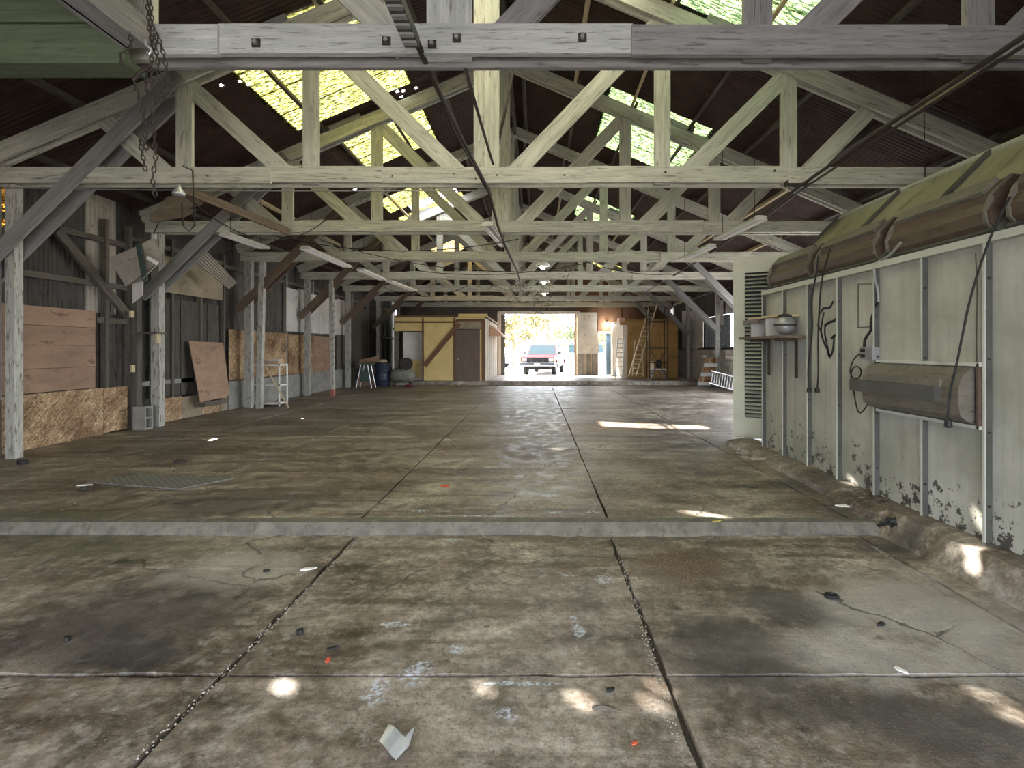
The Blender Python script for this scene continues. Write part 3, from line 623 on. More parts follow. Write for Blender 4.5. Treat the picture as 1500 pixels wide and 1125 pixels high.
# ------------------------------------------------------------------ far wall with doorways
wf = struct('wall_far')
x = XL; i = 0
while x < XRW:
    x1 = min(x+.4, XRW); xc = (x+x1)/2; z0 = 0.05
    if -1.75 < xc < 2.12: z0 = 3.32
    elif 3.2 < xc < 4.1: z0 = 2.26
    dz = .031*(i % 2); e_ = .02 if i % 2 else 0
    MB().prism([(x-e_, YF+dz, z0), (x1+e_, YF+dz, z0), (x1+e_, YF+dz, zroof(x1)-.0), (x-e_, YF+dz, zroof(x)-.0)], (0, .03, 0)).build('board', m_btrim if xc > 2 else m_stud, wf)
    x += .4; i += 1
wn_ = struct('wall_near_added'); x = XL; i = 0  # unseen wall added behind the camera, its opening sized to cut the daylight
while x < XRW:
    x1 = min(x+.4, XRW); zb = 2.8 if -4.4 < (x+x1)/2 < 4.0 else -.1; MB().prism([(x-.003, YN-.05, zb), (x1+.003, YN-.05, zb), (x1-.003, YN-.05, zroof(x1)-.03), (x+.003, YN-.05, zroof(x)-.03)], (0, -.03, 0)).build('board', m_stud, wn_); x += .4
MB().box((XL, YN-.15, 2.7), (XRW, YN+.05, 2.85)).build('added_door_lintel', m_stud, wn_)
MB().box((-1.95, YF-.1, 3.2), (2.25, YF+.0, 3.36)).build('door_track', m_white, wf)
MB().box((-1.98, YF-.06, .06), (-1.8, YF+.04, 3.3)).build('door_jamb', m_cream, wf); MB().box((2.06, YF-.05, .06), (2.16, YF+.06, 3.3)).build('door_jamb', m_lwood, wf)
d1 = struct('door_1', (2.65, YF-.2, .08))
MB().box((2.12, YF-.2, 1.16), (3.14, YF-.16, 3.28)).build('white_panel', m_white, d1)
for i in range(4): MB().box((2.12+i*.256, YF-.21-.008*(i % 2), .08), (2.37+i*.256, YF-.17, 1.15)).build('grey_board', m_concrete, d1)
for i in range(2): MB().box((2.5+i*.32, YF-.25, .1), (2.53+i*.32, YF-.22, 1.15)).build('batten', m_lwood, d1)
d2 = struct('door_2', (3.9, YF+.1, .06))
MB().box((3.62, YF+.06, .08), (4.06, YF+.1, 2.2)).build('door_leaf', m_blue, d2)
MB().lathe([(.02, -.05), (.03, -.03), (.03, 0)], (3.7, YF+.06, 1.05), 'y', 10).build('door_knob', m_steel, d2)
for xx in (3.17, 4.08): MB().box((xx-.03, YF-.04, .06), (xx+.03, YF+.03, 2.3)).build('door_frame', m_white, d2)
MB().box((3.14, YF-.04, 2.24), (4.12, YF+.03, 2.31)).build('door_frame', m_white, d2)

# ------------------------------------------------------------------ spray booth on the right
BX, EZ = 3.1, 2.17
bo = thing('spray_booth', 'long pale green-grey sheet metal spray booth with ribbed panels along the right', 'booth', (3.8, 3.2, 0.1))
sy = [7.18-.593*i for i in range(16)]
def booth_mat():
    m, nt, b = _mat('chipped_booth_wall'); vec, raw, r = coords(nt); g = nt.nodes.new('ShaderNodeNewGeometry')
    sp = nt.nodes.new('ShaderNodeSeparateXYZ'); nt.links.new(g.outputs['Position'], sp.inputs[0])
    c = ramp(nt, noise(nt, vec, 1.3, 7, .65), [(.36, (.27, .272, .232)), (.64, (.43, .43, .385))])
    mp = nt.nodes.new('ShaderNodeMapping'); mp.inputs['Scale'].default_value = (9, .5, 1); nt.links.new(vec, mp.inputs['Vector'])
    c = mix(nt, ramp(nt, noise(nt, mp.outputs[0], 1.5, 6, .6), [(.45, 0.0), (.75, .5)]), c, (.24, .22, .17))
    n = noise(nt, vec, 9, 8, .68); k = math_(nt, 'MULTIPLY', math_(nt, 'SUBTRACT', 1.05, sp.outputs[2]), .26)
    f = ramp(nt, math_(nt, 'ADD', n, math_(nt, 'MAXIMUM', k, -.06)), [(.755, 0.0), (.775, 1.0)])
    c = mix(nt, f, c, (.06, .057, .053)); nt.links.new(c, b.inputs['Base Color']); b.inputs['Roughness'].default_value = .5
    bumpit(nt, b, f, -.3, .003); return m
m_bw = booth_mat()
for i in range(15):
    MB().box((BX, sy[i+1]+.006, .08), (BX+.03, sy[i]-.006, EZ)).build('wall_panel', m_bw, bo)
for i in range(16):
    f = MB().box((BX-.048, sy[i]-.006, .09), (BX+.001, sy[i]+.006, EZ-.0)).build('flange', m_boothdk, bo)
    MB().box((BX-.052, sy[i]-.007, .09), (BX-.046, sy[i]+.014, EZ-.02)).build('flange_lip', m_booth, bo)
    for z in (.35, .85, 1.35, 1.9): MB().lathe([(.009, -.018), (.009, -.004)], (BX-.025, sy[i], z), 'y', 6).build('bolt', m_iron, f)
yb0, yb1 = sy[15], sy[0]
MB().box((BX-.06, yb0, EZ-.03), (BX+.02, yb1, EZ+.025)).build('eave_rail', m_booth, bo)
def sb(s, h): return V((BX+s*.7071-h*.7071, 0, EZ+.02+s*.7071+h*.7071))   # s up the slant, h outwards
def sprism(prof, y0, y1, name, mat, par=bo):
    return MB().prism([sb(a, c)+V((0, y0, 0)) for a, c in prof], (0, y1-y0, 0)).build(name, mat, par)
ye = [7.18-1.186*i for i in range(9)]
for i in range(8): sprism([(0, 0), (1.42, 0), (1.42, -.02), (0, -.02)], ye[i]-.004, ye[i+1]+.004, 'slant_panel', m_slant)
for i in range(9):
    sprism([(.02, 0), (1.4, 0), (1.4, .035), (.02, .035)], ye[i]-.05 if i else ye[i]-.02, ye[i]+.01, 'slant_rib', m_boothdk)
sprism([(1.38, .02), (1.45, .02), (1.45, -.05), (1.38, -.05)], yb0, yb1, 'top_rail', m_booth)
MB().box((4.08, yb0, 3.17), (6.6, yb1, 3.2)).build('booth_roof', m_slant, bo)
MB().box((3.13, 7.14, .08), (6.6, 7.18, 2.2)).build('end_wall', m_booth, bo)
MB().prism([(3.1, 7.16, 2.17), (4.1, 7.16, 3.17), (6.6, 7.16, 3.17), (6.6, 7.16, 2.17)], (0, .02, 0)).build('end_gable', m_booth, bo)
for i, (y0, y1) in enumerate(((7.1, 6.02), (5.9, 4.82), (4.7, 3.62), (3.5, 2.42))):   # lamp housings on the slant
    hs = sprism([(.06, 0), (.06, .07), (.11, .135), (.20, .155), (.23, .19), (.40, .19), (.43, .14), (.47, .10), (.47, 0)], y0, y1, 'lamp_housing', m_housing)
    sprism([(.24, .19), (.39, .19), (.39, .225), (.24, .225)], y0-.06, y1+.1, 'lamp_cover', m_housing2, hs)
    sprism([(.03, 0), (.5, 0), (.5, .025), (.03, .025)], y0+.03, y1-.03, 'mounting_flange', m_boothdk, hs)
    for ys in (y0-.03, y1+.03): sprism([(.05, .0), (.05, .085), (.1, .15), (.22, .2), (.41, .2), (.48, .11), (.48, 0)], ys-.012, ys+.012, 'end_cap', m_housing2, hs)
# lamp housing recessed in the vertical wall
def wprism(prof, y0, y1, name, mat, par): return MB().prism([(BX-h, y0, z) for z, h in prof], (0, y1-y0, 0)).build(name, mat, par)
hs = wprism([(.9, .05), (.9, .08), (.95, .15), (1.03, .165), (1.15, .165), (1.24, .13), (1.29, .07), (1.29, .05)], 4.80, 3.70, 'wall_lamp_housing', m_housing2, bo)
wprism([(1.04, .16), (1.145, .16), (1.145, .215), (1.04, .215)], 4.9, 3.86, 'lamp_cover', m_boothdk, hs)
wprism([(1.145, .15), (1.2, .15), (1.2, .18), (1.145, .18)], 4.7, 3.86, 'cover_strip', m_housing2, hs)
for z0, z1, y0, y1 in ((.865, .89, 4.75, 3.64), (1.3, 1.325, 4.75, 3.64), (.87, 1.32, 3.665, 3.645)):
    MB().box((BX-.07, y1, z0), (BX, y0, z1)).build('rim', m_booth if z1-z0 < .1 else m_housing, hs)
# electrical box, cables, panel patch
p = onx(1275, 518, BX-.03)
eb = MB().box((BX-.07, p.y-.09, p.z-.055), (BX, p.y+.09, p.z+.06)).build('junction_box', m_steel, bo)
for dz in (-.02, .03): MB().lathe([(.016, -.1), (.016, -.07)], (BX, p.y+.03, p.z+dz), 'x', 8).build('socket', m_dark, eb)
def cable(pts, r, name, mat, X=BX-.06, par=bo, plane=True, n=6):
    P = [onx(x, y, X) for x, y in pts]
    for _ in range(2):
        Q = [P[0]]
        for a, c in zip(P, P[1:]): Q += [a.lerp(c, .25), a.lerp(c, .75)]
        P = Q+[P[-1]]
    return MB().tube(P, r, n).build(name, mat, par, smooth=True)
cable([(1480, 288), (1462, 320), (1440, 375), (1420, 440), (1408, 500), (1400, 540), (1392, 570), (1388, 612)], .008, 'hanging_cable', m_dark, X=BX-.24)
pe = onx(1389, 620, BX-.24); MB().lathe([(.012, .03), (.022, .02), (.025, -.02), (.015, -.03)], pe, 'z', 8).build('plug', m_dark, bo)
cable([(1199, 372), (1196, 400), (1188, 440), (1191, 480), (1183, 540), (1185, 568)], .009, 'hanging_cable', m_dark, X=BX-.08)
cable([(1216, 365), (1204, 405), (1200, 450), (1198, 500), (1199, 545), (1197, 570)], .009, 'hanging_cable', m_dark, X=BX-.08)
for x in (1185, 1197): pe = onx(x, 572, BX-.08); MB().lathe([(.012, .03), (.024, .02), (.026, -.02)], pe, 'z', 8).build('plug', m_dark, bo)
cable([(1320, 355), (1300, 378), (1282, 385), (1280, 400), (1286, 425), (1287, 442)], .012, 'grey_conduit', m_steel, X=BX-.05)
cable([(1286, 441), (1275, 470), (1277, 484), (1267, 495), (1266, 508)], .013, 'thick_black_cable', m_dark, X=BX-.03)
cable([(1264, 515), (1250, 525), (1244, 545), (1250, 556), (1261, 552), (1262, 540), (1252, 535), (1245, 548), (1250, 570), (1254, 595), (1259, 608), (1270, 595), (1278, 575), (1284, 567)], .006, 'looped_cable', m_dark, X=BX-.03)
cable([(1429, 370), (1432, 420), (1430, 500), (1432, 560)], .004, 'thin_wire', m_boothdk, X=BX-.02)
for a, c in (((1257, 416), (1279, 416)), ((1279, 416), (1279, 478)), ((1279, 478), (1257, 480)), ((1257, 480), (1257, 416))):
    MB().beam(onx(*a, BX-.004), onx(*c, BX-.004), .006, .006, td=(1, 0, 0)).build('patch_edge', m_boothdk, bo)
def c4(l): return [(1045+x/3.216, 350+y/3.216) for x, y in l]
strokes = [c4([(503, 352), (514, 328), (532, 326), (550, 324), (564, 295)]), c4([(521, 345), (511, 395), (505, 440), (525, 500), (535, 514)]), c4([(490, 398), (504, 430)]),
           c4([(524, 410), (545, 392), (572, 386), (588, 358)]), c4([(528, 398), (523, 445), (536, 500), (545, 552), (558, 545), (566, 500), (568, 462)]), c4([(553, 470), (570, 455), (588, 446)]), c4([(538, 520), (541, 548), (551, 560)])]
for st in strokes:
    P = [onx(x, y, BX-.003) for x, y in st]
    for _ in range(2):
        Q = [P[0]]
        for a, c in zip(P, P[1:]): Q += [a.lerp(c, .25), a.lerp(c, .75)]
        P = Q+[P[-1]]
    b = MB()
    for a, c in zip(P, P[1:]): b.beam(a, c+(c-a)*.3, .026, .003, td=(1, 0, 0))
    b.build('graffiti_stroke', m_paint_black, bo)
# louvred door leaf at the far end of the booth
dA, dB = V((3.12, 8.42, .03)), V((4.35, 7.75, .03)); u = (dB-dA).normalized(); nn = V((-u.y, u.x, 0)); DH = 2.83
ld = thing('louvred_door', 'tall cream louvred door leaf standing open past the spray booth', 'door', dA)
def lbox(s0, s1, z0, z1, t0, t1, name, mat, par=ld):
    P = []
    for z in (z0, z1): P += [dA+u*s0+nn*t0+V((0, 0, z)), dA+u*s1+nn*t0+V((0, 0, z)), dA+u*s1+nn*t1+V((0, 0, z)), dA+u*s0+nn*t1+V((0, 0, z))]
    b = MB(); b.v = P
    for q in ((0, 3, 2, 1), (4, 5, 6, 7), (0, 1, 5, 4), (1, 2, 6, 5), (2, 3, 7, 6), (3, 0, 4, 7)): b.face(q)
    return b.build(name, mat, par)
Lw = (dB-dA).length
m_ld = M('cream_door_paint', (.54, .54, .44), (.36, .35, .28), .60, var=.14, scale=1.6, rough=.5)
lbox(0, .17, 0, DH, 0, .05, 'stile', m_ld); lbox(Lw-.2, Lw, 0, DH, 0, .05, 'stile', m_ld); lbox(.17, Lw-.2, 0, .32, 0, .05, 'bottom_rail', m_ld); lbox(.17, Lw-.2, 2.58, DH, 0, .05, 'top_rail', m_ld)
lbox(.15, Lw-.2, .3, 2.6, .045, .05, 'backing', m_dark)
for i in range(37):
    zl = .335+i*.0608
    a0, a1 = dA+u*.17, dA+u*(Lw-.2)
    P = [a0+nn*(-.022)+V((0, 0, zl)), a1+nn*(-.022)+V((0, 0, zl)), a1+nn*.035+V((0, 0, zl+.026)), a0+nn*.035+V((0, 0, zl+.026))]
    MB().prism(P, V((0, 0, .007))).build('louvre', m_ld, ld)
# concrete kerb under the booth
kb = struct('booth_kerb', (2.95, 3, 0)); b = MB(); n = 60
for i in range(n+1):
    y = -2+i*(9.9/n); lo = -.1 if y < 4.4 else 0
    b.v += [V((2.80+rnd(.02), y, lo-.03)), V((2.84+rnd(.015), y, lo+.05+rnd(.01))), V((2.93+rnd(.012), y, .085+rnd(.012))), V((3.04, y, .10)), V((3.2, y, .10))]
for i in range(n):
    for k in range(4): b.face((i*5+k, i*5+k+1, i*5+k+6, i*5+k+5))
b.build('kerb', m_floor, kb)
# wall shelf on the booth
sh = thing('bracket_shelf', 'rusty two tier bracket shelf fixed to the spray booth wall', 'shelf', (2.95, 6.6, 1.1))
MB().box((2.76, 6.05, 1.545), (3.09, 7.25, 1.575)).build('lower_board', m_rust_brace, sh); MB().box((2.83, 6.25, 1.80), (3.09, 7.12, 1.825)).build('upper_board', m_lwood, sh)
for y in (6.22, 6.95): MB().box((3.035, y-.03, 1.08), (3.045, y+.03, 1.55)).build('bracket', m_iron, sh); MB().box((2.8, y-.03, 1.51), (3.04, y+.03, 1.544)).build('bracket_arm', m_iron, sh)
for y in (6.62, 7.08): MB().box((2.86, y-.012, 1.576), (3.08, y+.012, 1.80)).build('divider', m_white, sh)
MB().box((2.8, 6.7, 1.74), (2.83, 7.2, 1.80)).build('upper_lip', m_housing, sh)
gb = thing('metal_globe', 'round battered grey metal globe sitting on the booth shelf', 'globe', (2.9, 6.2, 1.576))
prof = [(max(.004, .115*math.sin(math.pi*i/12)), .115-.115*math.cos(math.pi*i/12)) for i in range(13)]
MB().lathe(prof, (2.9, 6.2, 1.577), 'z', 20).build('shell', m_steel, gb, smooth=True)
MB().lathe([(.122, .105), (.122, .13)], (2.9, 6.2, 1.577), 'z', 20).build('band', m_iron, gb); MB().lathe([(.07, .215), (.075, .235), (.03, .25)], (2.9, 6.2, 1.577), 'z', 14).build('cap', m_iron, gb)

# ------------------------------------------------------------------ yellow office and far-end structures
of = thing('plywood_office', 'small yellow plywood office with brown trim and door left of the big doorway', 'office', (-3.7, 21.1, .15))
OY = 21.1
def obox(x0, x1, z0, z1, name, mat, y0=OY, y1=OY+.03, par=of): return MB().box((x0, y0, z0), (x1, y1, z1)).build(name, mat, par)
px = lambda x: (x-CX)*OY/F
pz = lambda y: CAMH+(CY-y)*OY/F
obox(px(621), px(664), .16, pz(473), 'front_panel', m_yply); obox(px(620), px(668), pz(471), pz(464), 'front_panel', m_yply); obox(px(578), px(619), pz(471), pz(465), 'front_panel', m_yply)
obox(px(578), px(619), pz(485), pz(473), 'front_panel', m_yply); obox(px(664), px(711), pz(482), pz(470), 'front_panel', m_plydk); obox(px(668), px(710), pz(468), pz(463), 'front_panel', m_yply)
obox(px(703), px(708), .16, pz(482), 'front_panel', m_yply); obox(px(578), px(584), .16, pz(486), 'door_post', m_stud)
obox(px(588), px(618), .16, pz(486), 'inner_board', m_white, OY+.25, OY+.28); obox(px(596), px(615), pz(553), pz(528), 'inner_board', m_yply, OY+.22, OY+.24)
for x in (619.5, 665.5): obox(px(x-1.2), px(x+1.2), .16, pz(466), 'trim', m_btrim, OY-.02, OY)
for x, y in ((706.5, 558),): obox(px(x-1), px(x+3.5), .16, pz(471), 'trim', m_btrim, OY-.02, OY)
obox(px(578), px(668), pz(472.5), pz(470.5), 'trim', m_btrim, OY-.02, OY); obox(px(668), px(710), pz(471), pz(469), 'trim', m_btrim, OY-.02, OY)
MB().beam((px(622), OY-.04, pz(536)), (px(673), OY-.04, pz(474)), .18, .03).build('diagonal_board', m_btrim, of)
dr = obox(px(667), px(703), .16, pz(483), 'door', m_bdoor, OY-.02, OY+.02)
MB().lathe([(.02, -.06), (.03, -.04), (.02, 0)], (px(671.5), OY-.02, 1.0), 'y', 10).build('door_knob', m_chrome, dr)
ox = px(710.5)
for i in range(11): MB().box((ox, OY+.02+i*.55, .1), (ox+.03+.008*(i % 2), OY+.55+i*.55, 2.62)).build('side_board', m_cream, of)
for i in range(10): MB().box((ox+.03, OY+.55+i*.55, .1), (ox+.06, OY+.60+i*.55, 2.6)).build('side_batten', m_white, of)
MB().box((px(578), OY-.05, 2.66), (ox+.08, OY+6.05, 2.74)).build('roof_deck', m_btrim, of)
MB().box((px(672), OY-.12, 2.68), (ox+.1, OY+.02, 2.80)).build('fascia', m_yply, of)
MB().box((px(578)-.03, OY, .12), (px(578), OY+6, 2.66)).build('rear_wall', m_plydk, of); MB().box((px(578), OY+6.0, .1), (ox, OY+6.05, 2.66)).build('back_wall', m_plydk, of)
MB().prism([(ox+.05, 22.6, 2.45), (ox+.62, 22.6, 1.98), (ox+.62, 22.6, 1.93), (ox+.05, 22.6, 2.38)], (0, 3.6, 0)).build('awning', m_shingle, of)
MB().prism([(ox+.05, 22.58, 2.42), (ox+.6, 22.58, 1.96), (ox+.05, 22.58, 1.96)], (0, .03, 0)).build('awning_cheek', m_shingle, of)

ob = thing('plywood_shed', 'orange-brown plywood shed at the far right behind the ladders', 'shed', (5.1, 24, .1))
SY = 23.6; qx = lambda x: (x-CX)*SY/F; qz = lambda y: CAMH+(CY-y)*SY/F
for i, (a, c) in enumerate(((919, 944), (944.4, 967), (967.4, 993))): MB().box((qx(a), SY+.01*(i % 2), .12), (qx(c), SY+.03, qz(476))).build('front_panel', m_oply, ob)
MB().box((qx(908), SY-.04, qz(476)), (qx(993), SY+.05, qz(469.5))).build('header', m_oply, ob); MB().box((qx(912), SY-.02, .12), (qx(919), SY+.05, qz(470))).build('jamb', m_cream, ob)
MB().box((qx(906), SY-.2, qz(472)), (qx(914), SY+.4, qz(466))).build('roof_block', m_shingle, ob)
MB().box((qx(912), SY, qz(469)), (qx(993)+.0, 27.3, qz(469)+.05)).build('roof_deck', m_oply, ob); MB().box((qx(912), SY+.05, .1), (qx(912)+.03, 27.3, qz(470))).build('side_wall', m_plydk, ob)

def ladder(name, label, cat, A, B, across, n, rail, rung, mat, tags=None, rw=.03):
    A, B, ac = V(A), V(B), V(across); o = thing(name, label, cat, A)
    ax = (B-A).normalized()
    for s in (0, 1): MB().beam(A+ac*s, B+ac*s, rail, rw, td=ac).build('rail', mat, o)
    for i in range(n):
        p = A.lerp(B, (i+.6)/n); MB().tube([p, p+ac], rung, 6).build('rung', mat, o)
    return o
ladder('extension_ladder', 'long pale wooden ladder leaning up to the trusses by the plywood shed', 'ladder', W(921, 551, 22.6), W(953, 443, 23.2), (.32, .05, 0), 16, .09, .02, m_lwood)
sl_ = thing('step_ladder', 'wooden step ladder standing in front of the orange plywood shed', 'ladder', (4.4, 22.9, .13))
for s in (0, 1):
    MB().beam(W(926+16*s, 551, 22.9), W(930+10*s, 499, 23.1), .07, .03, td=(1, 0, 0)).build('rail', m_lwood, sl_); MB().beam(W(926+16*s, 550, 23.5)+V((0, -.15, 0)), W(930+10*s, 499, 23.2), .05, .03, td=(1, 0, 0)).build('back_rail', m_lwood, sl_)
for i in range(6):
    t_ = (i+.4)/6; a = W(926, 551, 22.9).lerp(W(930, 499, 23.1), t_); c = W(942, 551, 22.9).lerp(W(940, 499, 23.1), t_); MB().beam(a, c, .03, .09, td=(0, 1, 0)).build('step', m_lwood, sl_)
sf = thing('scaffold', 'rusty tube scaffold tower in front of the plywood shed', 'scaffold', W(965, 552, 22.4))
cs = [W(947, 552, 22.6), W(951, 553, 21.9), W(978, 552.5, 21.9), W(973, 551, 22.6)]
for c in cs: MB().tube([(c.x, c.y, .16), (c.x, c.y, 3.2)], .025, 6).build('upright', m_iron, sf)
for z in (.85, 1.45, 2.55):
    for a, c in ((0, 1), (1, 2), (2, 3), (3, 0)): MB().tube([(cs[a].x, cs[a].y, z), (cs[c].x, cs[c].y, z)], .018, 6).build('ledger', m_iron, sf)
MB().tube([(cs[1].x, cs[1].y, 1.45), (cs[2].x, cs[2].y, .2)], .014, 6).build('cross_brace', m_iron, sf); MB().tube([(cs[1].x, cs[1].y, .2), (cs[2].x, cs[2].y, 1.45)], .014, 6).build('cross_brace', m_iron, sf)
ms = thing('mitre_saw', 'dark bench saw on folding legs inside the scaffold', 'saw', W(963, 553, 22.2))
c = W(963, 540, 22.2); MB().box((c.x-.35, c.y-.2, c.z-.04), (c.x+.35, c.y+.2, c.z)).build('table', m_steel, ms); MB().lathe([(.05, -.1), (.17, -.08), (.17, .08), (.05, .1)], c+V((.05, 0, .2)), 'x', 16).build('motor', m_dark, ms)
MB().box((c.x-.28, c.y-.1, c.z), (c.x-.16, c.y+.1, c.z+.3)).build('fence', m_lwood, ms)
for dx in (-.3, .3):
    for dy in (-.18, .18): MB().tube([(c.x+dx*.5, c.y+dy, c.z-.04), (c.x+dx*1.1, c.y+dy, .15)], .014, 6).build('leg', m_steel, ms)
ladder('aluminium_ladder', 'short aluminium ladder leaning by the blue doorway', 'ladder', W(901, 555.0, 22.4), W(905, 494, 23.3), (.3, 0, 0), 9, .06, .015, m_alu)
# barricade boards and aluminium ladder lying by the block wall
br = thing('barricade', 'white and orange striped barricade leaning on the block wall', 'barricade', (5.9, 18.6, 0))
A, B = onz(1021, 566), W(1036, 521, 19.6); ac = V((.42, -.12, 0))
for s in (0, 1): MB().beam(A+ac*s, B+ac*s, .05, .03, td=ac).build('rail', m_steel, br)
for i in range(3):
    p = A.lerp(B, .10+i*.30); q = A.lerp(B, .24+i*.30); MB().beam(p-ac*.03+V((0, -.03, 0)), p+ac*1.05+V((0, -.03, 0)), .13, .02, td=(0, 1, .3)).build('white_board', m_enamel, br)
    q = A.lerp(B, .25+i*.30)
    for k in range(3): MB().beam(q+ac*(.02+.34*k)+V((0, -.03, 0)), q+ac*(.24+.34*k)+V((0, -.03, 0)), .16, .02, td=(0, 1, .3)).build('orange_stripe', m_orange, br)
ladder('aluminium_ladder', 'grey aluminium ladder lying on its side along the block wall', 'ladder', W(1040, 561, 18.6), W(1086, 575, 16.7), (.08, .05, .42), 12, .06, .016, m_alu)
ladder('aluminium_ladder', 'thin white ladder hanging on the right wall beside the plastic window', 'ladder', (6.91, 23.1, 1.44), (6.93, 23.3, 2.7), (0, -.42, 0), 7, .04, .012, m_alu)
bd = thing('leaning_board', 'narrow pale board leaning on the block wall beside the barricade', 'board', (6.5, 20.4, 0))
MB().prism([(6.3, 20.3, .0), (6.3, 20.75, .0), (6.78, 20.75, 1.1), (6.78, 20.3, 1.1)], (.03, 0, 0)).build('board', m_white, bd)

# ------------------------------------------------------------------ things along the left wall
lb = thing('plywood_sheet', 'square reddish plywood sheet leaning on the left wall', 'plywood', (-7.1, 11.6, 0))
pA, pB = onx(291, 583, -7.02), onx(334, 571, -7.02)
MB().prism([(-6.98, pA.y, .30), (-6.98, pB.y, .36), (-7.14, pB.y+.02, 1.56), (-7.14, pA.y-.12, 1.58)], (-.018, 0, 0)).build('sheet', m_ply, lb)
MB().box((-7.16, pA.y+.1, .2), (-6.95, pB.y-.1, .3)).build('support_ledge', m_stud, lb)
ps = thing('post_shelf', 'small dark plank shelf nailed across the third post at left', 'shelf', W(222, 489, 9.6))
MB().box((-7.3+.1, 9.45, 1.69), (-6.72, 9.7, 1.715)).build('plank', m_stud, ps); MB().box((-6.8, 9.5, 1.52), (-6.76, 9.6, 1.69)).build('bracket', m_lwood, ps)
cb = thing('concrete_block', 'grey hollow concrete block standing on end by the post', 'block', (-7.0, 9.6, 0))
c0 = onz(204, 630); hw, hd, H = .10, .10, .41
cx, cy = c0.x, c0.y+.1
b = MB()
for x0, x1, z0, z1 in ((-.1, -.07, 0, H), (.07, .1, 0, H), (-.07, .07, 0, .035), (-.07, .07, .19, .22), (-.07, .07, H-.035, H)): b.box((cx-.1, cy+x0, z0), (cx+.1, cy+x1, z1))
b.build('shell', m_concrete, cb); MB().box((cx-.12, cy-.1, 0), (cx-.101, cy+.1, H)).build('side_wall', m_concrete, cb)
ut = thing('metal_shelf', 'small white three tier metal shelf rack beside the leaning post', 'shelf rack', (-6.75, 13.4, 0))
X0, X1, Y0, Y1 = -7.05, -6.33, 13.15, 13.6
for z in (.07, .52, 1.02): MB().box((X0, Y0, z-.02), (X1, Y1, z+.02)).build('tier', m_enamel, ut)
for x in (X0+.015, X1-.015):
    for y in (Y0+.015, Y1-.015): MB().box((x-.015, y-.015, 0), (x+.015, y+.015, 1.04)).build('leg', m_enamel, ut)
bx = thing('cardboard_box', 'low tan cardboard box on top of the white metal shelf', 'box', (-6.55, 13.35, 1.04))
MB().box((-6.75, 13.22, 1.042), (-6.4, 13.45, 1.15)).build('carton', m_redply, bx); MB().box((-6.76, 13.21, 1.12), (-6.39, 13.46, 1.155)).build('lid', m_white, bx)
tag(MB().beam(W(386, 532, 13.0), onz(423, 597), .025, .02).build('wooden_stick', m_lwood), 'thin pale stick leaning against the white metal shelf', 'stick')
dm = thing('oil_drum', 'dark blue steel drum by the folding table at far left', 'drum', W(562, 567, 19.8))
c = onz(560, 566); MB().lathe([(.27, 0), (.29, .02), (.29, .28), (.305, .3), (.29, .32), (.29, .58), (.305, .6), (.29, .62), (.29, .86), (.27, .88)], (c.x, c.y, 0), 'z', 24).build('shell', m_drum, dm, smooth=True)
MB().lathe([(.30, .87), (.30, .895)], (c.x, c.y, 0), 'z', 24).build('rim', m_iron, dm)
rg = MB().lathe([(.1, 0), (.2, .03), (.18, .09), (.08, .13)], (c.x, c.y, .896), 'z', 9).build('crumpled_bag', m_plydk); tag(rg, 'crumpled brown paper bag on top of the blue drum', 'bag')
ft = thing('folding_table', 'small dark folding table with splayed legs beside the blue drum', 'table', onz(535, 568))
c = onz(536, 568); MB().box((c.x-.3, c.y-.25, .86), (c.x+.28, c.y+.25, .89)).build('table_top', m_greenp, ft)
for dx in (-1, 1):
    for dy in (-1, 1): MB().tube([(c.x+dx*.12, c.y+dy*.2, .86), (c.x+dx*.28, c.y+dy*.24, 0)], .014, 6).build('leg', m_alu, ft)
MB().box((c.x-.28, c.y+.2, .2), (c.x+.1, c.y+.24, .84)).build('back_panel', m_greenp, ft)
ac_ = thing('air_compressor', 'old olive air compressor with horizontal tank left of the office', 'compressor', onz(588, 563))
c = onz(589, 566); MB().lathe([(.05, -.42), (.2, -.38), (.27, -.28), (.27, .36), (.2, .46), (.05, .5)], (c.x, c.y, .42), 'x', 18).build('tank', m_olive, ac_, smooth=True)
MB().lathe([(.12, -.2), (.16, -.15), (.16, .2), (.1, .24)], (c.x+.1, c.y, .86), 'x', 12).build('motor', m_dark, ac_); MB().lathe([(.11, 0), (.13, .1), (.1, .2), (.12, .3), (.06, .38)], (c.x-.02, c.y, .72), 'z', 12).build('pump_head', m_iron, ac_)
MB().lathe([(.05, -.03), (.24, -.03), (.24, .03), (.05, .03)], (c.x+.2, c.y-.16, .86), 'y', 18).build('flywheel', m_iron, ac_)
for dx in (-.3, .3):
    for dy in (-.15, .15): MB().box((c.x+dx-.02, c.y+dy-.02, 0), (c.x+dx+.02, c.y+dy+.02, .25)).build('foot', m_iron, ac_)
mo = thing('electric_motor', 'dark finned motor unit on the floor in front of the office doorway', 'motor', onz(604, 563))
c = onz(604, 562); MB().lathe([(.1, 0), (.2, .03), (.2, .35), (.12, .42), (.12, .5), (.05, .6)], (c.x, c.y, .06), 'z', 14).build('casing', m_dark, mo); MB().box((c.x-.24, c.y-.15, 0), (c.x+.24, c.y+.15, .06)).build('base', m_iron, mo)
for i in range(6): MB().lathe([(.215, 0), (.215, .015)], (c.x, c.y, .13+i*.045), 'z', 14).build('cooling_fin', m_iron, mo)
c = onz(599, 567); tag(MB().lathe([(.14, 0), (.18, .03), (.12, .08), (.04, .11)], (c.x, c.y, 0), 'z', 9).build('rag', m_maroon), 'dark maroon rag lying on the floor before the compressor', 'rag')
o = thing('leaning_board', 'brown board leaning in the corner behind the blue drum', 'board', (-6.4, 20.3, 0))
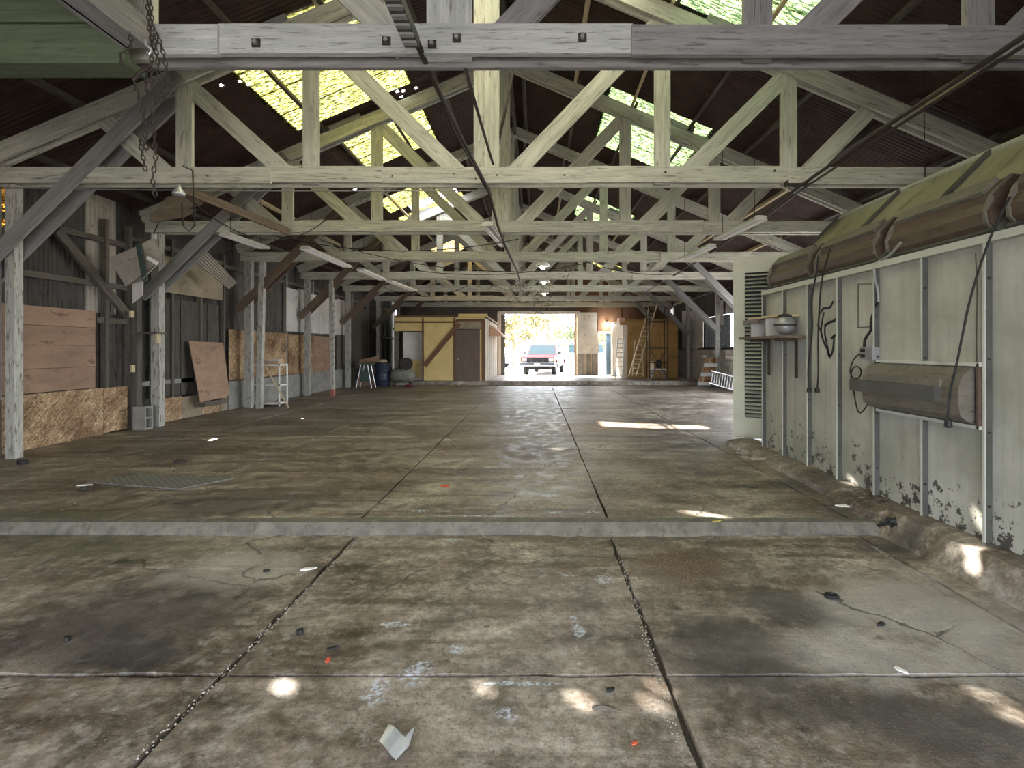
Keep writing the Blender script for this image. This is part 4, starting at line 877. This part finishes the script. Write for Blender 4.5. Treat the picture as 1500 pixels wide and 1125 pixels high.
MB().prism([(-6.75, 20.25, 0), (-6.1, 20.35, 0), (-6.05, 20.6, 1.15), (-6.8, 20.55, 1.0)], (0, .03, 0)).build('board', m_ply, o)
# hanging panels near the left wall
hp = thing('askew_signboard', 'pale square panel hanging askew between the knee braces on the left', 'panel', W(200, 380, 9.0))
q = [W(159, 378, 8.9), W(184, 420, 9.0), W(209, 408, 8.7), W(238, 379, 8.9), W(225, 348, 8.9), W(200, 361, 8.8)]
MB().prism(q, (0, .02, 0)).build('sheet', m_lightsheet, hp)
MB().prism([W(216, 375, 8.78), W(214, 379, 8.78), W(228, 388, 8.78), W(231, 383, 8.78)], (0, .02, 0)).build('bright_gap_patch', m_tube, hp)  # white patch painted in place of a bright lit gap in the panel
MB().beam(W(203, 358, 8.75), W(213, 412, 8.75), .075, .04).build('batten', m_greenp, hp); MB().beam(W(226, 343, 8.9), W(226, 350, 8.9), .06, .04).build('clip', m_enamel, hp)
MB().beam(W(224, 345, 8.9), W(232, 326, 9.1), .012, .012).build('hanger_wire', m_iron, hp); MB().prism([W(193, 410, 9.0), W(209, 408, 9.0), W(208, 432, 9.0), W(194, 444, 9.0)], (0, .02, 0)).build('lower_flap', m_white, hp)
hc = thing('hanging_sheet', 'loose pale corrugated sheet sagging from the brace at left', 'sheet metal', W(300, 390, 10.5))
b = MB(); n = 24; A, B, C_, D = W(276, 378, 10.3), W(295, 360, 10.3), W(347, 414, 11.4), W(335, 424, 11.4); nrm = (B-A).cross(D-A).normalized()
for i in range(n+1):
    t_ = i/n; o1 = nrm*.014*math.sin(i*math.pi/2+.5); b.v += [A.lerp(B, t_)+o1, D.lerp(C_, t_)+o1]
for i in range(n): b.face((i*2, i*2+1, i*2+3, i*2+2))
b.build('corrugated_sheet', m_lightsheet, hc); MB().tube([A.lerp(B, .9), V((*A.lerp(B, .9).xy, zroof(A.lerp(B, .9).x)))], .006, 4).build('hanger_wire', m_iron, hc)
hb = thing('hanging_canvas', 'limp pale board sagging overhead beneath the second truss at left', 'board', W(250, 300, 8.0))
MB().prism([W(234, 300, 8.2), W(245, 288, 8.0), W(270, 284, 7.9), W(300, 284, 7.9), W(290, 300, 8.1), W(262, 306, 8.2)], (0, .1, .02)).build('sheet', m_plydk, hb)
MB().prism([W(218, 316, 8.6), W(234, 304, 8.4), W(285, 306, 8.4), W(265, 318, 8.6), W(222, 326, 8.7)], (0, .1, .02)).build('sheet', m_plydk, hb)
MB().tube([W(270, 285, 7.9), W(272, 270, 7.9)], .006, 4).build('hanger_wire', m_iron, hb)
tag(MB().beam(W(268, 276, 7.1), W(424, 340, 9.6), .12, .05).build('loose_plank', m_rust_brace), 'loose dark plank slung diagonally under the trusses at left', 'plank')

# ------------------------------------------------------------------ lights, conduit, wires, chains overhead
def fluor(A, B, label, wd=.24, twin=True):
    A, B = V(A), V(B); t = thing('fluorescent_light', label, 'light', A.lerp(B, .5), 'fluorescent lights under the trusses'); d = (B-A).normalized()
    sd = d.cross(V((0, 0, 1))).normalized()
    P = [A+sd*-wd/2, A+sd*-.05+V((0, 0, .07)), A+sd*.05+V((0, 0, .07)), A+sd*wd/2, A+sd*.04+V((0, 0, .055)), A+sd*-.04+V((0, 0, .055))]
    MB().prism(P, B-A).build('reflector', m_enamel, t)
    for s in (-1, 1): MB().tube([A+d*.04+sd*s*.055+V((0, 0, .015)), B-d*.04+sd*s*.055+V((0, 0, .015))], .018, 8).build('lamp_tube', m_tube, t)
    for q in (.12, .88): MB().tube([A.lerp(B, q)+V((0, 0, .06)), V((*A.lerp(B, q).xy, zroof(A.lerp(B, q).x)-.02))], .005, 4).build('hanger', m_iron, t)
    for E, k in ((A, 1), (B, -1)): MB().beam(E+sd*-.09+V((0, 0, .03)), E+sd*.09+V((0, 0, .03)), .06, .03, td=d).build('lamp_holder', m_white, t)
def fz(x, y, Z=3.42): Y = (Z-CAMH)*F/(CY-y); return W(x, y, Y)
fluor(fz(330, 345), fz(388, 365), 'short tan fluorescent fixture nearest on the left, by the hanging corrugated sheet'); fluor(fz(447, 365), fz(510, 392), 'long twin tube light on the left under the fourth truss')
fluor(fz(528, 396), fz(562, 411), 'twin tube light at left centre under the fifth truss'); fluor(fz(570, 413), fz(608, 427), 'small far twin tube light left of the doorway')
fluor(fz(714, 331), fz(740, 362), 'twin tube light hung on the centre conduit', .2); fluor(fz(1114, 322), fz(1052, 352), 'nearest fluorescent light on the right conduit, above the louvred door'); fluor(fz(1042, 362), fz(998, 382), 'second fluorescent light along the right conduit')
ch = thing('metal_strip_light', 'ribbed dark metal strip running to the camera at top centre', 'light strip', (-.86, 2.2, 3.5))
MB().box((-.90, -1.5, 3.49), (-.80, 3.66, 3.56)).build('channel', m_boothdk, ch)
for i in range(22): MB().box((-.895, 1.6+i*.094, 3.475), (-.805, 1.64+i*.094, 3.492)).build('rib', m_steel, ch)
def conduit(pts, r, label, mat=m_iron, name='conduit'):
    return tag(MB().tube(pts, r, 6).build(name, mat, smooth=True), label, name.replace('_', ' '))
conduit([W(605, 50, 3.62), W(635, 118, 4.3), W(680, 210, 5.6), W(716, 279, 6.85), W(729, 330, 8.6), W(742, 365, 9.7), W(757, 395, 12.9), W(762, 414, 16.2), W(766, 428, 19.7)], .022, 'dark conduit sloping away under the trusses at top centre')
conduit([W(612, 58, 3.7), W(665, 190, 5.2), W(712, 276, 6.8)], .012, 'thin dark rod beside the centre conduit')
conduit([(3.1, 0, 3.47), W(1440, 93, 3.7), W(1290, 190, 5.0), W(1167, 276, 6.85), W(1095, 333, 9.7), W(1040, 371, 12.8), W(985, 405, 16.2), W(945, 428, 19.7)], .02, 'upper dark conduit running away along the right under the trusses')
conduit([(3.25, 0, 3.44), W(1448, 99, 3.72), W(1296, 197, 5.0), W(1170, 281, 6.87), W(1098, 337, 9.7)], .014, 'thin lower conduit beside the upper right conduit')
conduit([W(682, 103, 3.95), W(722, 240, 6.7)], .016, 'dark steel tie rod left of the wide king post')
conduit([W(752, 103, 6.9), W(724, 240, 6.95)], .02, 'dark steel tie rod right of the wide king post')
for i, (a, c, s) in enumerate((((0, 275, 6.8), (700, 279, 6.8), .02), ((400, 345, 9.7), (760, 350, 9.7), .25), ((470, 352, 12.8), (830, 395, 12.8), .3), ((600, 395, 14), (890, 378, 13), .25), ((560, 420, 16), (700, 410, 17), .4), ((830, 372, 12.8), (1000, 400, 12.8), .2), ((270, 285, 7.2), (480, 320, 9.7), .5))):
    conduit(slack(W(*a), W(*c), s), .008, ['taut pale wire under the second truss at left', 'slack wire along the third truss at left', 'slack wire dropping across the fourth truss', 'slack wire before the doorway trusses', 'drooping wire above the yellow office', 'slack wire on the right of the fourth truss', 'drooping dark cable below the hanging board at left'][i], m_dark if i else m_steel, 'wire')
conduit([W(1353, 100, 6.2), W(1354, 200, 6.2), W(1356, 300, 6.2), W(1357, 372, 6.0)], .006, 'thin wire hanging straight down to the booth eave', m_dark, 'wire')
conduit([W(268, 243, 6.78), W(282, 250, 6.76), W(284, 300, 6.8), W(285, 330, 6.8), W(277, 339, 6.8), W(268, 330, 6.8), W(266, 298, 6.8)], .008, 'black wire loop hanging from the second truss at left', m_dark, 'wire')
b = MB()
for i in range(26):
    a = W(742+random.random()*60, 398+random.random()*50, 15+random.random()*6); pts = [a]
    for k in range(7): pts.append(pts[-1]+V((rnd(.35), rnd(.3), rnd(.3))))
    b.tube(pts, .008, 4)
o = b.build('wire_tangle', m_stud); tag(o, 'tangle of loose wires caught in the trusses above the truck', 'wires'); o['kind'] = 'stuff'
def link_mesh(r=.017, t=.0042):
    b = MB(); b.tube([V((r*.62*math.cos(a), 0, r*1.25*math.sin(a))) for a in [2*math.pi*i/8 for i in range(9)]], t, 4, caps=False); return b.mesh('chain_link', m_iron)
lk = link_mesh()
chn = thing('hanging_chain', 'rusty chains with hooks hanging from the nearest truss at upper left', 'chain', W(215, 0, 3.6))
def chain(P, name='chain_strand'):
    b = MB(); acc = 0; k = 0
    for a, c in zip(P, P[1:]):
        a, c = V(a), V(c); n = max(1, int((c-a).length/.034)); d = (c-a).normalized(); s1 = d.orthogonal().normalized(); s2 = d.cross(s1)
        for i in range(n):
            p = a.lerp(c, (i+.5)/n); sx = s1 if k % 2 else s2; k += 1
            b.tube([p+sx*.0115*math.cos(q)+d*.022*math.sin(q) for q in [2*math.pi*j/7 for j in range(8)]], .0045, 4, caps=False)
    b.build(name, m_iron, chn)
Yc = 3.55
chain([W(216, 0, Yc), W(219, 45, Yc), W(222, 52, Yc), W(222, 130, Yc)]); chain([W(220, 0, Yc+.02), W(224, 45, Yc)]); chain([W(172, 0, Yc), W(186, 22, Yc), W(192, 60, Yc), W(190, 75, Yc), W(175, 78, Yc), W(180, 98, Yc)])
chain([W(230, 48, Yc), W(240, 80, Yc), W(249, 130, Yc), W(236, 152, Yc), W(222, 140, Yc), W(214, 130, Yc), W(217, 95, Yc)]); chain([W(226, 50, Yc), W(233, 110, Yc), W(240, 145, Yc)]); chain([W(196, 118, Yc), W(207, 150, Yc), W(212, 185, Yc), W(214, 220, Yc), W(205, 205, Yc), W(213, 250, Yc)]); chain([W(224, 150, Yc), W(226, 200, Yc), W(228, 235, Yc), W(223, 262, Yc), W(228, 288, Yc)])
MB().tube([W(213, 58, Yc-.03), W(214, 66, Yc-.03), W(219, 70, Yc-.03), W(222, 75, Yc-.03), W(219, 79, Yc-.03), W(216, 76, Yc-.03)], .008, 6).build('hook', m_alu, chn)
MB().tube([W(195, 118, Yc), W(206, 105, Yc), W(218, 100, Yc)], .012, 6).build('iron_bar', m_iron, chn)
tag(MB().lathe([(.07, 0), (.075, .03), (.03, .10), (.03, .13)], W(262, 286, 6.7), 'z', 14).build('lamp_socket', m_alu, smooth=True), 'small bare metal lamp socket under the second truss at left', 'lamp')
for i, (x, y, Y) in enumerate(((795, 390, 14.4), (797, 413, 18), (797, 430, 21.6))):
    pl = thing('pendant_lamp', ['nearest lit pendant lamp over the middle of the shed', 'middle lit pendant lamp over the middle of the shed', 'farthest lit pendant lamp before the big doorway'][i], 'lamp', W(x, y, Y), 'pendant lamps down the middle')
    c = W(x, y, Y); MB().lathe([(.2, 0), (.18, .05), (.08, .16), (.04, .22)], c, 'z', 16).build('shade', m_enamel, pl, smooth=True); MB().lathe([(.03, -.08), (.07, -.04), (.06, .02), (.03, .06)], c, 'z', 12).build('bulb', m_bulb, pl, smooth=True); MB().tube([c+V((0, 0, .2)), V((c.x, c.y, max(c.z+.4, 4.3)))], .008, 4).build('cord', m_dark, pl)
wl_ = thing('bulkhead_lamp', 'small lit wall lamp above the narrow doorway at far right', 'lamp', W(892, 475, 27)); c = W(890, 475, 27.1)
MB().lathe([(.02, 0), (.12, .05), (.14, .12), (.08, .2)], c-V((0, 0, .1)), 'z', 14).build('bulb', m_bulb, wl_, smooth=True); MB().box((c.x-.05, c.y+.05, c.z+.08), (c.x+.05, YF, c.z+.14)).build('bracket', m_iron, wl_)

# ------------------------------------------------------------------ debris on the floor
z = -.1
tp = thing('tread_plate', 'grey steel tread plate lying flat on the floor at left', 'steel plate', onz(230, 709, 0)); q = [onz(128, 708), onz(262, 718), onz(343, 702), onz(205, 696)]
MB().prism([p+V((0, 0, .003)) for p in q], (0, 0, .012)).build('plate', m_tread, tp)
b = MB(); c = onz(580, 1100, z); n = 8
for i in range(n+1):
    t_ = i/n; x = c.x-.055+.11*t_; zz_ = z+.008+.05*abs(math.cos(t_*2.6)); b.v += [V((x, c.y-.03-.02*math.sin(t_*3), zz_-.012*t_)), V((x+.01, c.y+.06-.03*t_, zz_+.02*t_))]
for i in range(n): b.face((i*2, i*2+2, i*2+3, i*2+1))
tag(b.build('metal_scrap', m_alu), 'bent shiny scrap of metal on the floor at the bottom edge', 'scrap')
def chip(x, y, w_, d_, mat, name, label, cat, h=.006, rot=.4, grp=None):
    zz_ = z if y > 772 else 0; c = onz(x, y, zz_); b = MB(); k = random.randint(5, 7); P = []
    for i in range(k):
        a = 2*math.pi*i/k; r = 1+rnd(.3); X, Yv = w_*r*math.cos(a), d_*r*math.sin(a); P.append(c+V((X*math.cos(rot)-Yv*math.sin(rot), X*math.sin(rot)+Yv*math.cos(rot), .002)))
    b.prism(P, (0, 0, h)); return tag(b.build(name, mat), label, cat, grp)
chip(453, 834, .05, .02, m_paper, 'paper_scrap', 'white paper scrap near the long floor joint at left', 'scrap'); chip(124, 711, .06, .035, m_paper, 'paper_scrap', 'white paper scrap by the corner of the tread plate', 'scrap'); chip(1320, 983, .035, .014, m_paper, 'paper_scrap', 'small white scrap on the grey floor at lower right', 'scrap', rot=2.2)
chip(1245, 741, .12, .05, m_paper, 'paper_scrap', 'flat pale paper lying at the foot of the booth kerb', 'scrap', rot=0); chip(1050, 764, .05, .015, m_yleaf, 'dry_leaf', 'yellow dry leaf on the edge of the floor step', 'leaf'); chip(480, 968, .012, .02, m_redbit, 'red_chip', 'small red chip on the floor at lower left', 'scrap'); chip(929, 1091, .014, .008, m_redbit, 'red_chip', 'small orange-red chip at the bottom of the floor', 'scrap')
chip(653, 712, .05, .03, m_redbit, 'red_chip', 'red chip among crumbs beyond the floor step', 'scrap'); chip(390, 838, .02, .012, m_dark, 'dark_clod', 'dark clod on the floor left of the long joint', 'clod', .015); chip(440, 928, .02, .015, m_dark, 'dark_clod', 'dark clod right of the long joint at left', 'clod', .02); chip(99, 938, .012, .015, m_dark, 'dark_clod', 'dark clod on the stained patch at left', 'clod', .02); chip(486, 952, .03, .01, m_dark, 'dark_clod', 'flat dark clod above the red chip', 'clod', .01)
chip(1290, 916, .03, .012, m_dark, 'dark_clod', 'dark clod on the pale floor at right', 'clod', .012); chip(125, 718, .06, .03, m_iron, 'dark_clod', 'rusty clod below the paper by the tread plate', 'clod', .03); chip(33, 680, .07, .04, m_dark, 'dark_clod', 'black clod beside the left post foot', 'clod', .05); chip(260, 678, .08, .04, m_iron, 'dark_clod', 'dark clod behind the tread plate', 'clod', .03); chip(713, 919, .022, .006, m_stud, 'wood_chip', 'dark splinter in the middle of the near floor', 'splinter', .006, 0); chip(894, 1013, .02, .012, m_dark, 'dark_clod', 'dark clod beside the sun spots', 'clod', .012)
c = onz(1218, 876, z); tag(MB().tube([(c.x+.035*math.cos(a), c.y+.028*math.sin(a), z+.014) for a in [2*math.pi*i/14 for i in range(15)]], .011, 6, False).build('rubber_ring', m_dark), 'small black rubber ring on the floor at right', 'ring')
c = onz(885, 1040, z); tag(MB().tube([(c.x-.05+.1*t_, c.y-.02*t_+.02*math.sin(3*t_), z+.008) for t_ in [i/6 for i in range(7)]], .007, 5).build('wood_curl', m_stud), 'curled dark wood sliver between the sun spots', 'splinter')
c = onz(1303, 771, 0); b = MB()
for i in range(5): b.tube([(c.x+rnd(.1), c.y+rnd(.05), .01+rnd(.004)), (c.x+rnd(.1), c.y+rnd(.06), .05+rnd(.02)), (c.x+rnd(.12), c.y+rnd(.06), .02)], .014, 5)
tag(b.build('dark_rag', m_dark), 'dark crumpled rag at the foot of the kerb', 'rag')
c = onz(1122, 674, 0); b = MB()
for i in range(14): b.beam((c.x+rnd(.35), c.y+rnd(.2), .015+random.random()*.05), (c.x+rnd(.35), c.y+rnd(.2), .02+random.random()*.07), .02, .01)
o = b.build('kindling_heap', m_plydk); tag(o, 'small heap of sticks and rubble beside the louvred door', 'debris'); o['kind'] = 'stuff'
def crumbs(name, label, mat, regions):
    b = MB()
    for x0, x1, y0, y1, n, s in regions:
        for _ in range(n):
            x, y = (random.uniform(x0, x1), random.uniform(y0, y1)) if x1-x0 > 300 else (random.gauss((x0+x1)/2, (x1-x0)/5), random.gauss((y0+y1)/2, (y1-y0)/5)); zz_ = z if y > 774 else 0
            if 755 < y < 782: continue
            c = onz(x, y, zz_)
            if c.x > 2.7 or c.x < -6.6 or (-6 < c.x < -3.4 and 5.3 < c.y < 6.2): continue
            r = s*(.4+random.random()); k = len(b.v)
            b.v += [c+V((r*rnd(1)+r, rnd(r), .001)), c+V((-r*.5, r, .001)), c+V((-r*.5, -r, .001)), c+V((rnd(r*.4), rnd(r*.4), r*.9))]
            for f in ((0, 1, 3), (1, 2, 3), (2, 0, 3)): b.face([k+i for i in f])
    o = b.build(name, mat); tag(o, label, 'crumbs'); o['kind'] = 'stuff'
crumbs('dirt_crumbs', 'brown dirt crumbs strewn over the near concrete floor', m_dirt, [(880, 1090, 780, 900, 1900, .0045), (0, 1480, 790, 1120, 1500, .003), (0, 1100, 600, 755, 350, .007), (880, 990, 900, 1120, 250, .004)])
b = MB()
for (xa, ya, xb, yb, n) in ((902, 790, 1000, 1110, 260), (205, 1110, 525, 790, 220), (1278, 800, 1380, 868, 420)):
    for _ in range(n):
        t_ = random.random(); A = onz(xa, ya, z); B = onz(xb, yb, z); c = A.lerp(B, t_)+V((rnd(.02), rnd(.02), 0)); r = .003+.004*random.random(); k = len(b.v)
        b.v += [c+V((r, 0, 0)), c+V((-r*.5, r, 0)), c+V((-r*.5, -r, 0)), c+V((0, 0, r))]
        for f in ((0, 1, 3), (1, 2, 3), (2, 0, 3)): b.face([k+i for i in f])
o = b.build('joint_gravel', m_pebble); tag(o, 'pale grit caught in the long floor joints', 'gravel'); o['kind'] = 'stuff'

# ------------------------------------------------------------------ outside: truck, car, trees, house
TR = V((.10, 29.2, -.03)); yaw = math.radians(-10)
tk = thing('pickup_truck', 'red pickup truck with chrome bumper parked outside the big doorway', 'truck', TR); tk.rotation_euler = (0, 0, yaw)
def tb(): return MB()
def tbuild(b, name, mat, par=None, smooth=False):
    par = par or tk; o = bpy.data.objects.new(name, b.mesh(name, mat, smooth=smooth)); COL.objects.link(o); o.parent = par; ORG[o] = V((0, 0, 0)); return o
def sideprism(prof, w_, taper=1.0): b = MB(); return b.prism([(-w_/2, y, zz) for y, zz in prof], (w_, 0, 0))
tbuild(sideprism([(0.02, .55), (0, .98), (.06, 1.04), (1.4, 1.10), (1.4, .5), (1.15, .5), (1.05, .78), (.6, .82), (.3, .76), (.18, .52)], 1.9), 'front_body', m_red)
tbuild(sideprism([(1.4, .45), (1.4, 1.1), (2.95, 1.1), (2.95, .45)], 1.88), 'cab_lower', m_red)
b = MB(); lo = [(-.9, 1.35), (.9, 1.35), (.9, 2.95), (-.9, 2.95)]; hi = [(-.72, 1.85), (.72, 1.85), (.72, 2.8), (-.72, 2.8)]
b.hexa([(x, y, 1.1) for x, y in lo]+[(x, y, 1.70) for x, y in hi]); tbuild(b, 'cab_top', m_red)
b = MB(); b.quad((-.80, 1.40, 1.14), (.80, 1.40, 1.14), (.68, 1.80, 1.64), (-.68, 1.80, 1.64)); b.v = [p+V((0, -.012, .012)) for p in b.v]; tbuild(b, 'windshield', m_carglass)
for s in (-1, 1): b = MB(); b.quad((s*.885, 1.6, 1.15), (s*.885, 2.6, 1.15), (s*.745, 2.55, 1.62), (s*.745, 1.95, 1.62)); b.v = [p+V((s*.015, 0, 0)) for p in b.v]; tbuild(b, 'side_window', m_carglass)
tbuild(sideprism([(3.0, .5), (3.0, 1.12), (5.1, 1.12), (5.1, .5), (4.6, .5), (4.5, .78), (4.1, .84), (3.75, .78), (3.65, .5)], 1.9), 'cargo_bed', m_red)
g = tbuild(MB().box((-.60, -.03, .72), (.60, .03, .97)), 'grille', m_dark)
for i in range(4): tbuild(MB().box((-.60, -.045, .735+i*.07), (.60, -.03, .755+i*.07)), 'grille_bar', m_chrome, g)
for i in range(3): tbuild(MB().box((-.35+i*.34, -.047, .72), (-.33+i*.34, -.03, .97)), 'grille_bar', m_chrome, g)
tbuild(MB().lathe([(.06, -.012), (.06, 0)], (0, -.045, .86), 'y', 14), 'oval_badge', m_drum, g)
for s in (-1, 1):
    tbuild(MB().box((s*.74-.12, -.04, .77), (s*.74+.12, .02, .95)), 'headlight', m_tube); tbuild(MB().box((s*.91-.045, -.03, .77), (s*.91+.045, .1, .95)), 'turn_signal', m_amber)
    b = MB().box((s*1.0-.1, 1.5, 1.12), (s*1.0+.1, 1.56, 1.32)); tbuild(b, 'side_mirror', m_chrome)
    for y in (.82, 4.15):
        wq = tbuild(MB().lathe([(.2, -.12), (.34, -.12), (.37, -.08), (.37, .08), (.34, .12), (.2, .12)], (s*.8, y, .37), 'x', 20), 'wheel', m_dark); tbuild(MB().lathe([(.05, -.13), (.18, -.11), (.18, .11), (.05, .13)], (s*.8, y, .37), 'x', 14), 'hubcap', m_chrome, wq)
bp = tbuild(MB().prism([(-.97, -.18, .5), (-.97, -.2, .56), (-.97, -.2, .68), (-.97, -.14, .71), (-.97, 0, .71), (-.97, 0, .48)], (1.94, 0, 0)), 'front_bumper', m_chrome)
tbuild(MB().box((-.16, -.215, .55), (.16, -.2, .66)), 'number_plate', m_paper, bp); tbuild(MB().box((-.6, .2, .3), (.6, 4.9, .5)), 'chassis', m_dark); tbuild(sideprism([(.0, .71), (0, .76), (.02, .76), (.02, .71)], 1.88), 'valance', m_silver)
cr = thing('parked_car', 'pale silver car parked far beyond the doorway at its left side', 'car', (-2.2, 42, -.03)); cr.rotation_euler = (0, 0, math.radians(55))
tbuild(MB().prism([(-.85, 0, .3), (-.85, 0, .75), (-.85, 1.1, .9), (-.85, 3.4, .92), (-.85, 4.2, .85), (-.85, 4.2, .35)], (1.7, 0, 0)), 'body', m_silver, cr)
b = MB(); b.hexa([(x, y, .9) for x, y in ((-.8, 1.0), (.8, 1.0), (.8, 3.7), (-.8, 3.7))]+[(x, y, 1.4) for x, y in ((-.6, 1.8), (.6, 1.8), (.6, 3.1), (-.6, 3.1))]); tbuild(b, 'cabin_glass', m_carglass, cr)
tbuild(MB().box((-.62, 1.8, 1.39), (.62, 3.1, 1.43)), 'roof', m_silver, cr)
for s in (-1, 1):
    for y in (.8, 3.3): tbuild(MB().lathe([(.15, -.1), (.31, -.1), (.31, .1), (.15, .1)], (s*.75, y, .31), 'x', 16), 'wheel', m_dark, cr)
def tree(x, y, h, r, mat, label, n=900):
    t = thing('tree', label, 'tree', (x, y, -.03), 'trees beyond the doorway'); b = MB(); top = V((x+rnd(.3), y, h*.75))
    b.tube([(x, y, -.03), (x+rnd(.1), y, h*.35), top], [.16, .12, .05], 7); tips = []
    for i in range(9):
        a = random.random()*6.28; p = V((x, y, h*(.3+.05*i))); q = p+V((r*.7*math.cos(a), r*.7*math.sin(a), h*.18)); b.tube([p, p.lerp(q, .5)+V((0, 0, .1)), q], [.06, .04, .02], 5); tips.append(q)
    b.build('trunk', m_bark, t); f = MB(); tips.append(top)
    for _ in range(n):
        q = random.choice(tips)+V((random.gauss(0, r*.22), random.gauss(0, r*.22), random.gauss(0, h*.07))); s = .09+random.random()*.1
        d1 = V((rnd(1), rnd(1), rnd(1))).normalized()*s; d2 = d1.orthogonal().normalized()*s*.7; f.quad(q-d1, q+d2, q+d1, q-d2)
    o = f.build('foliage', mat, t); o['kind'] = 'stuff'
tree(-1.9, 44, 4.6, 1.9, m_leaf, 'yellow leaved young tree left of the truck'); tree(1.3, 55, 6.0, 2.0, m_leaf, 'tall yellowing tree behind the truck cab'); tree(4.2, 49, 3.6, 1.6, m_leaf2, 'low green tree right of the truck'); tree(6.5, 40, 4.2, 2.2, m_leaf, 'yellow tree seen through the narrow doorway')
hs_ = thing('far_house', 'pale house with a shallow roof far beyond the doorway', 'house', (6.5, 75, -.03))
MB().box((1.0, 72, -.03), (12, 78, 2.6)).build('walls', m_house, hs_); MB().prism([(.4, 71.5, 2.6), (12.6, 71.5, 2.6), (6.5, 71.5, 4.4)], (0, 7, 0)).build('gable_roof', m_shingle, hs_)
for x in (2, 4.5, 8): MB().box((x, 71.95, .9), (x+1.2, 72, 2.0)).build('window', m_carglass, hs_)
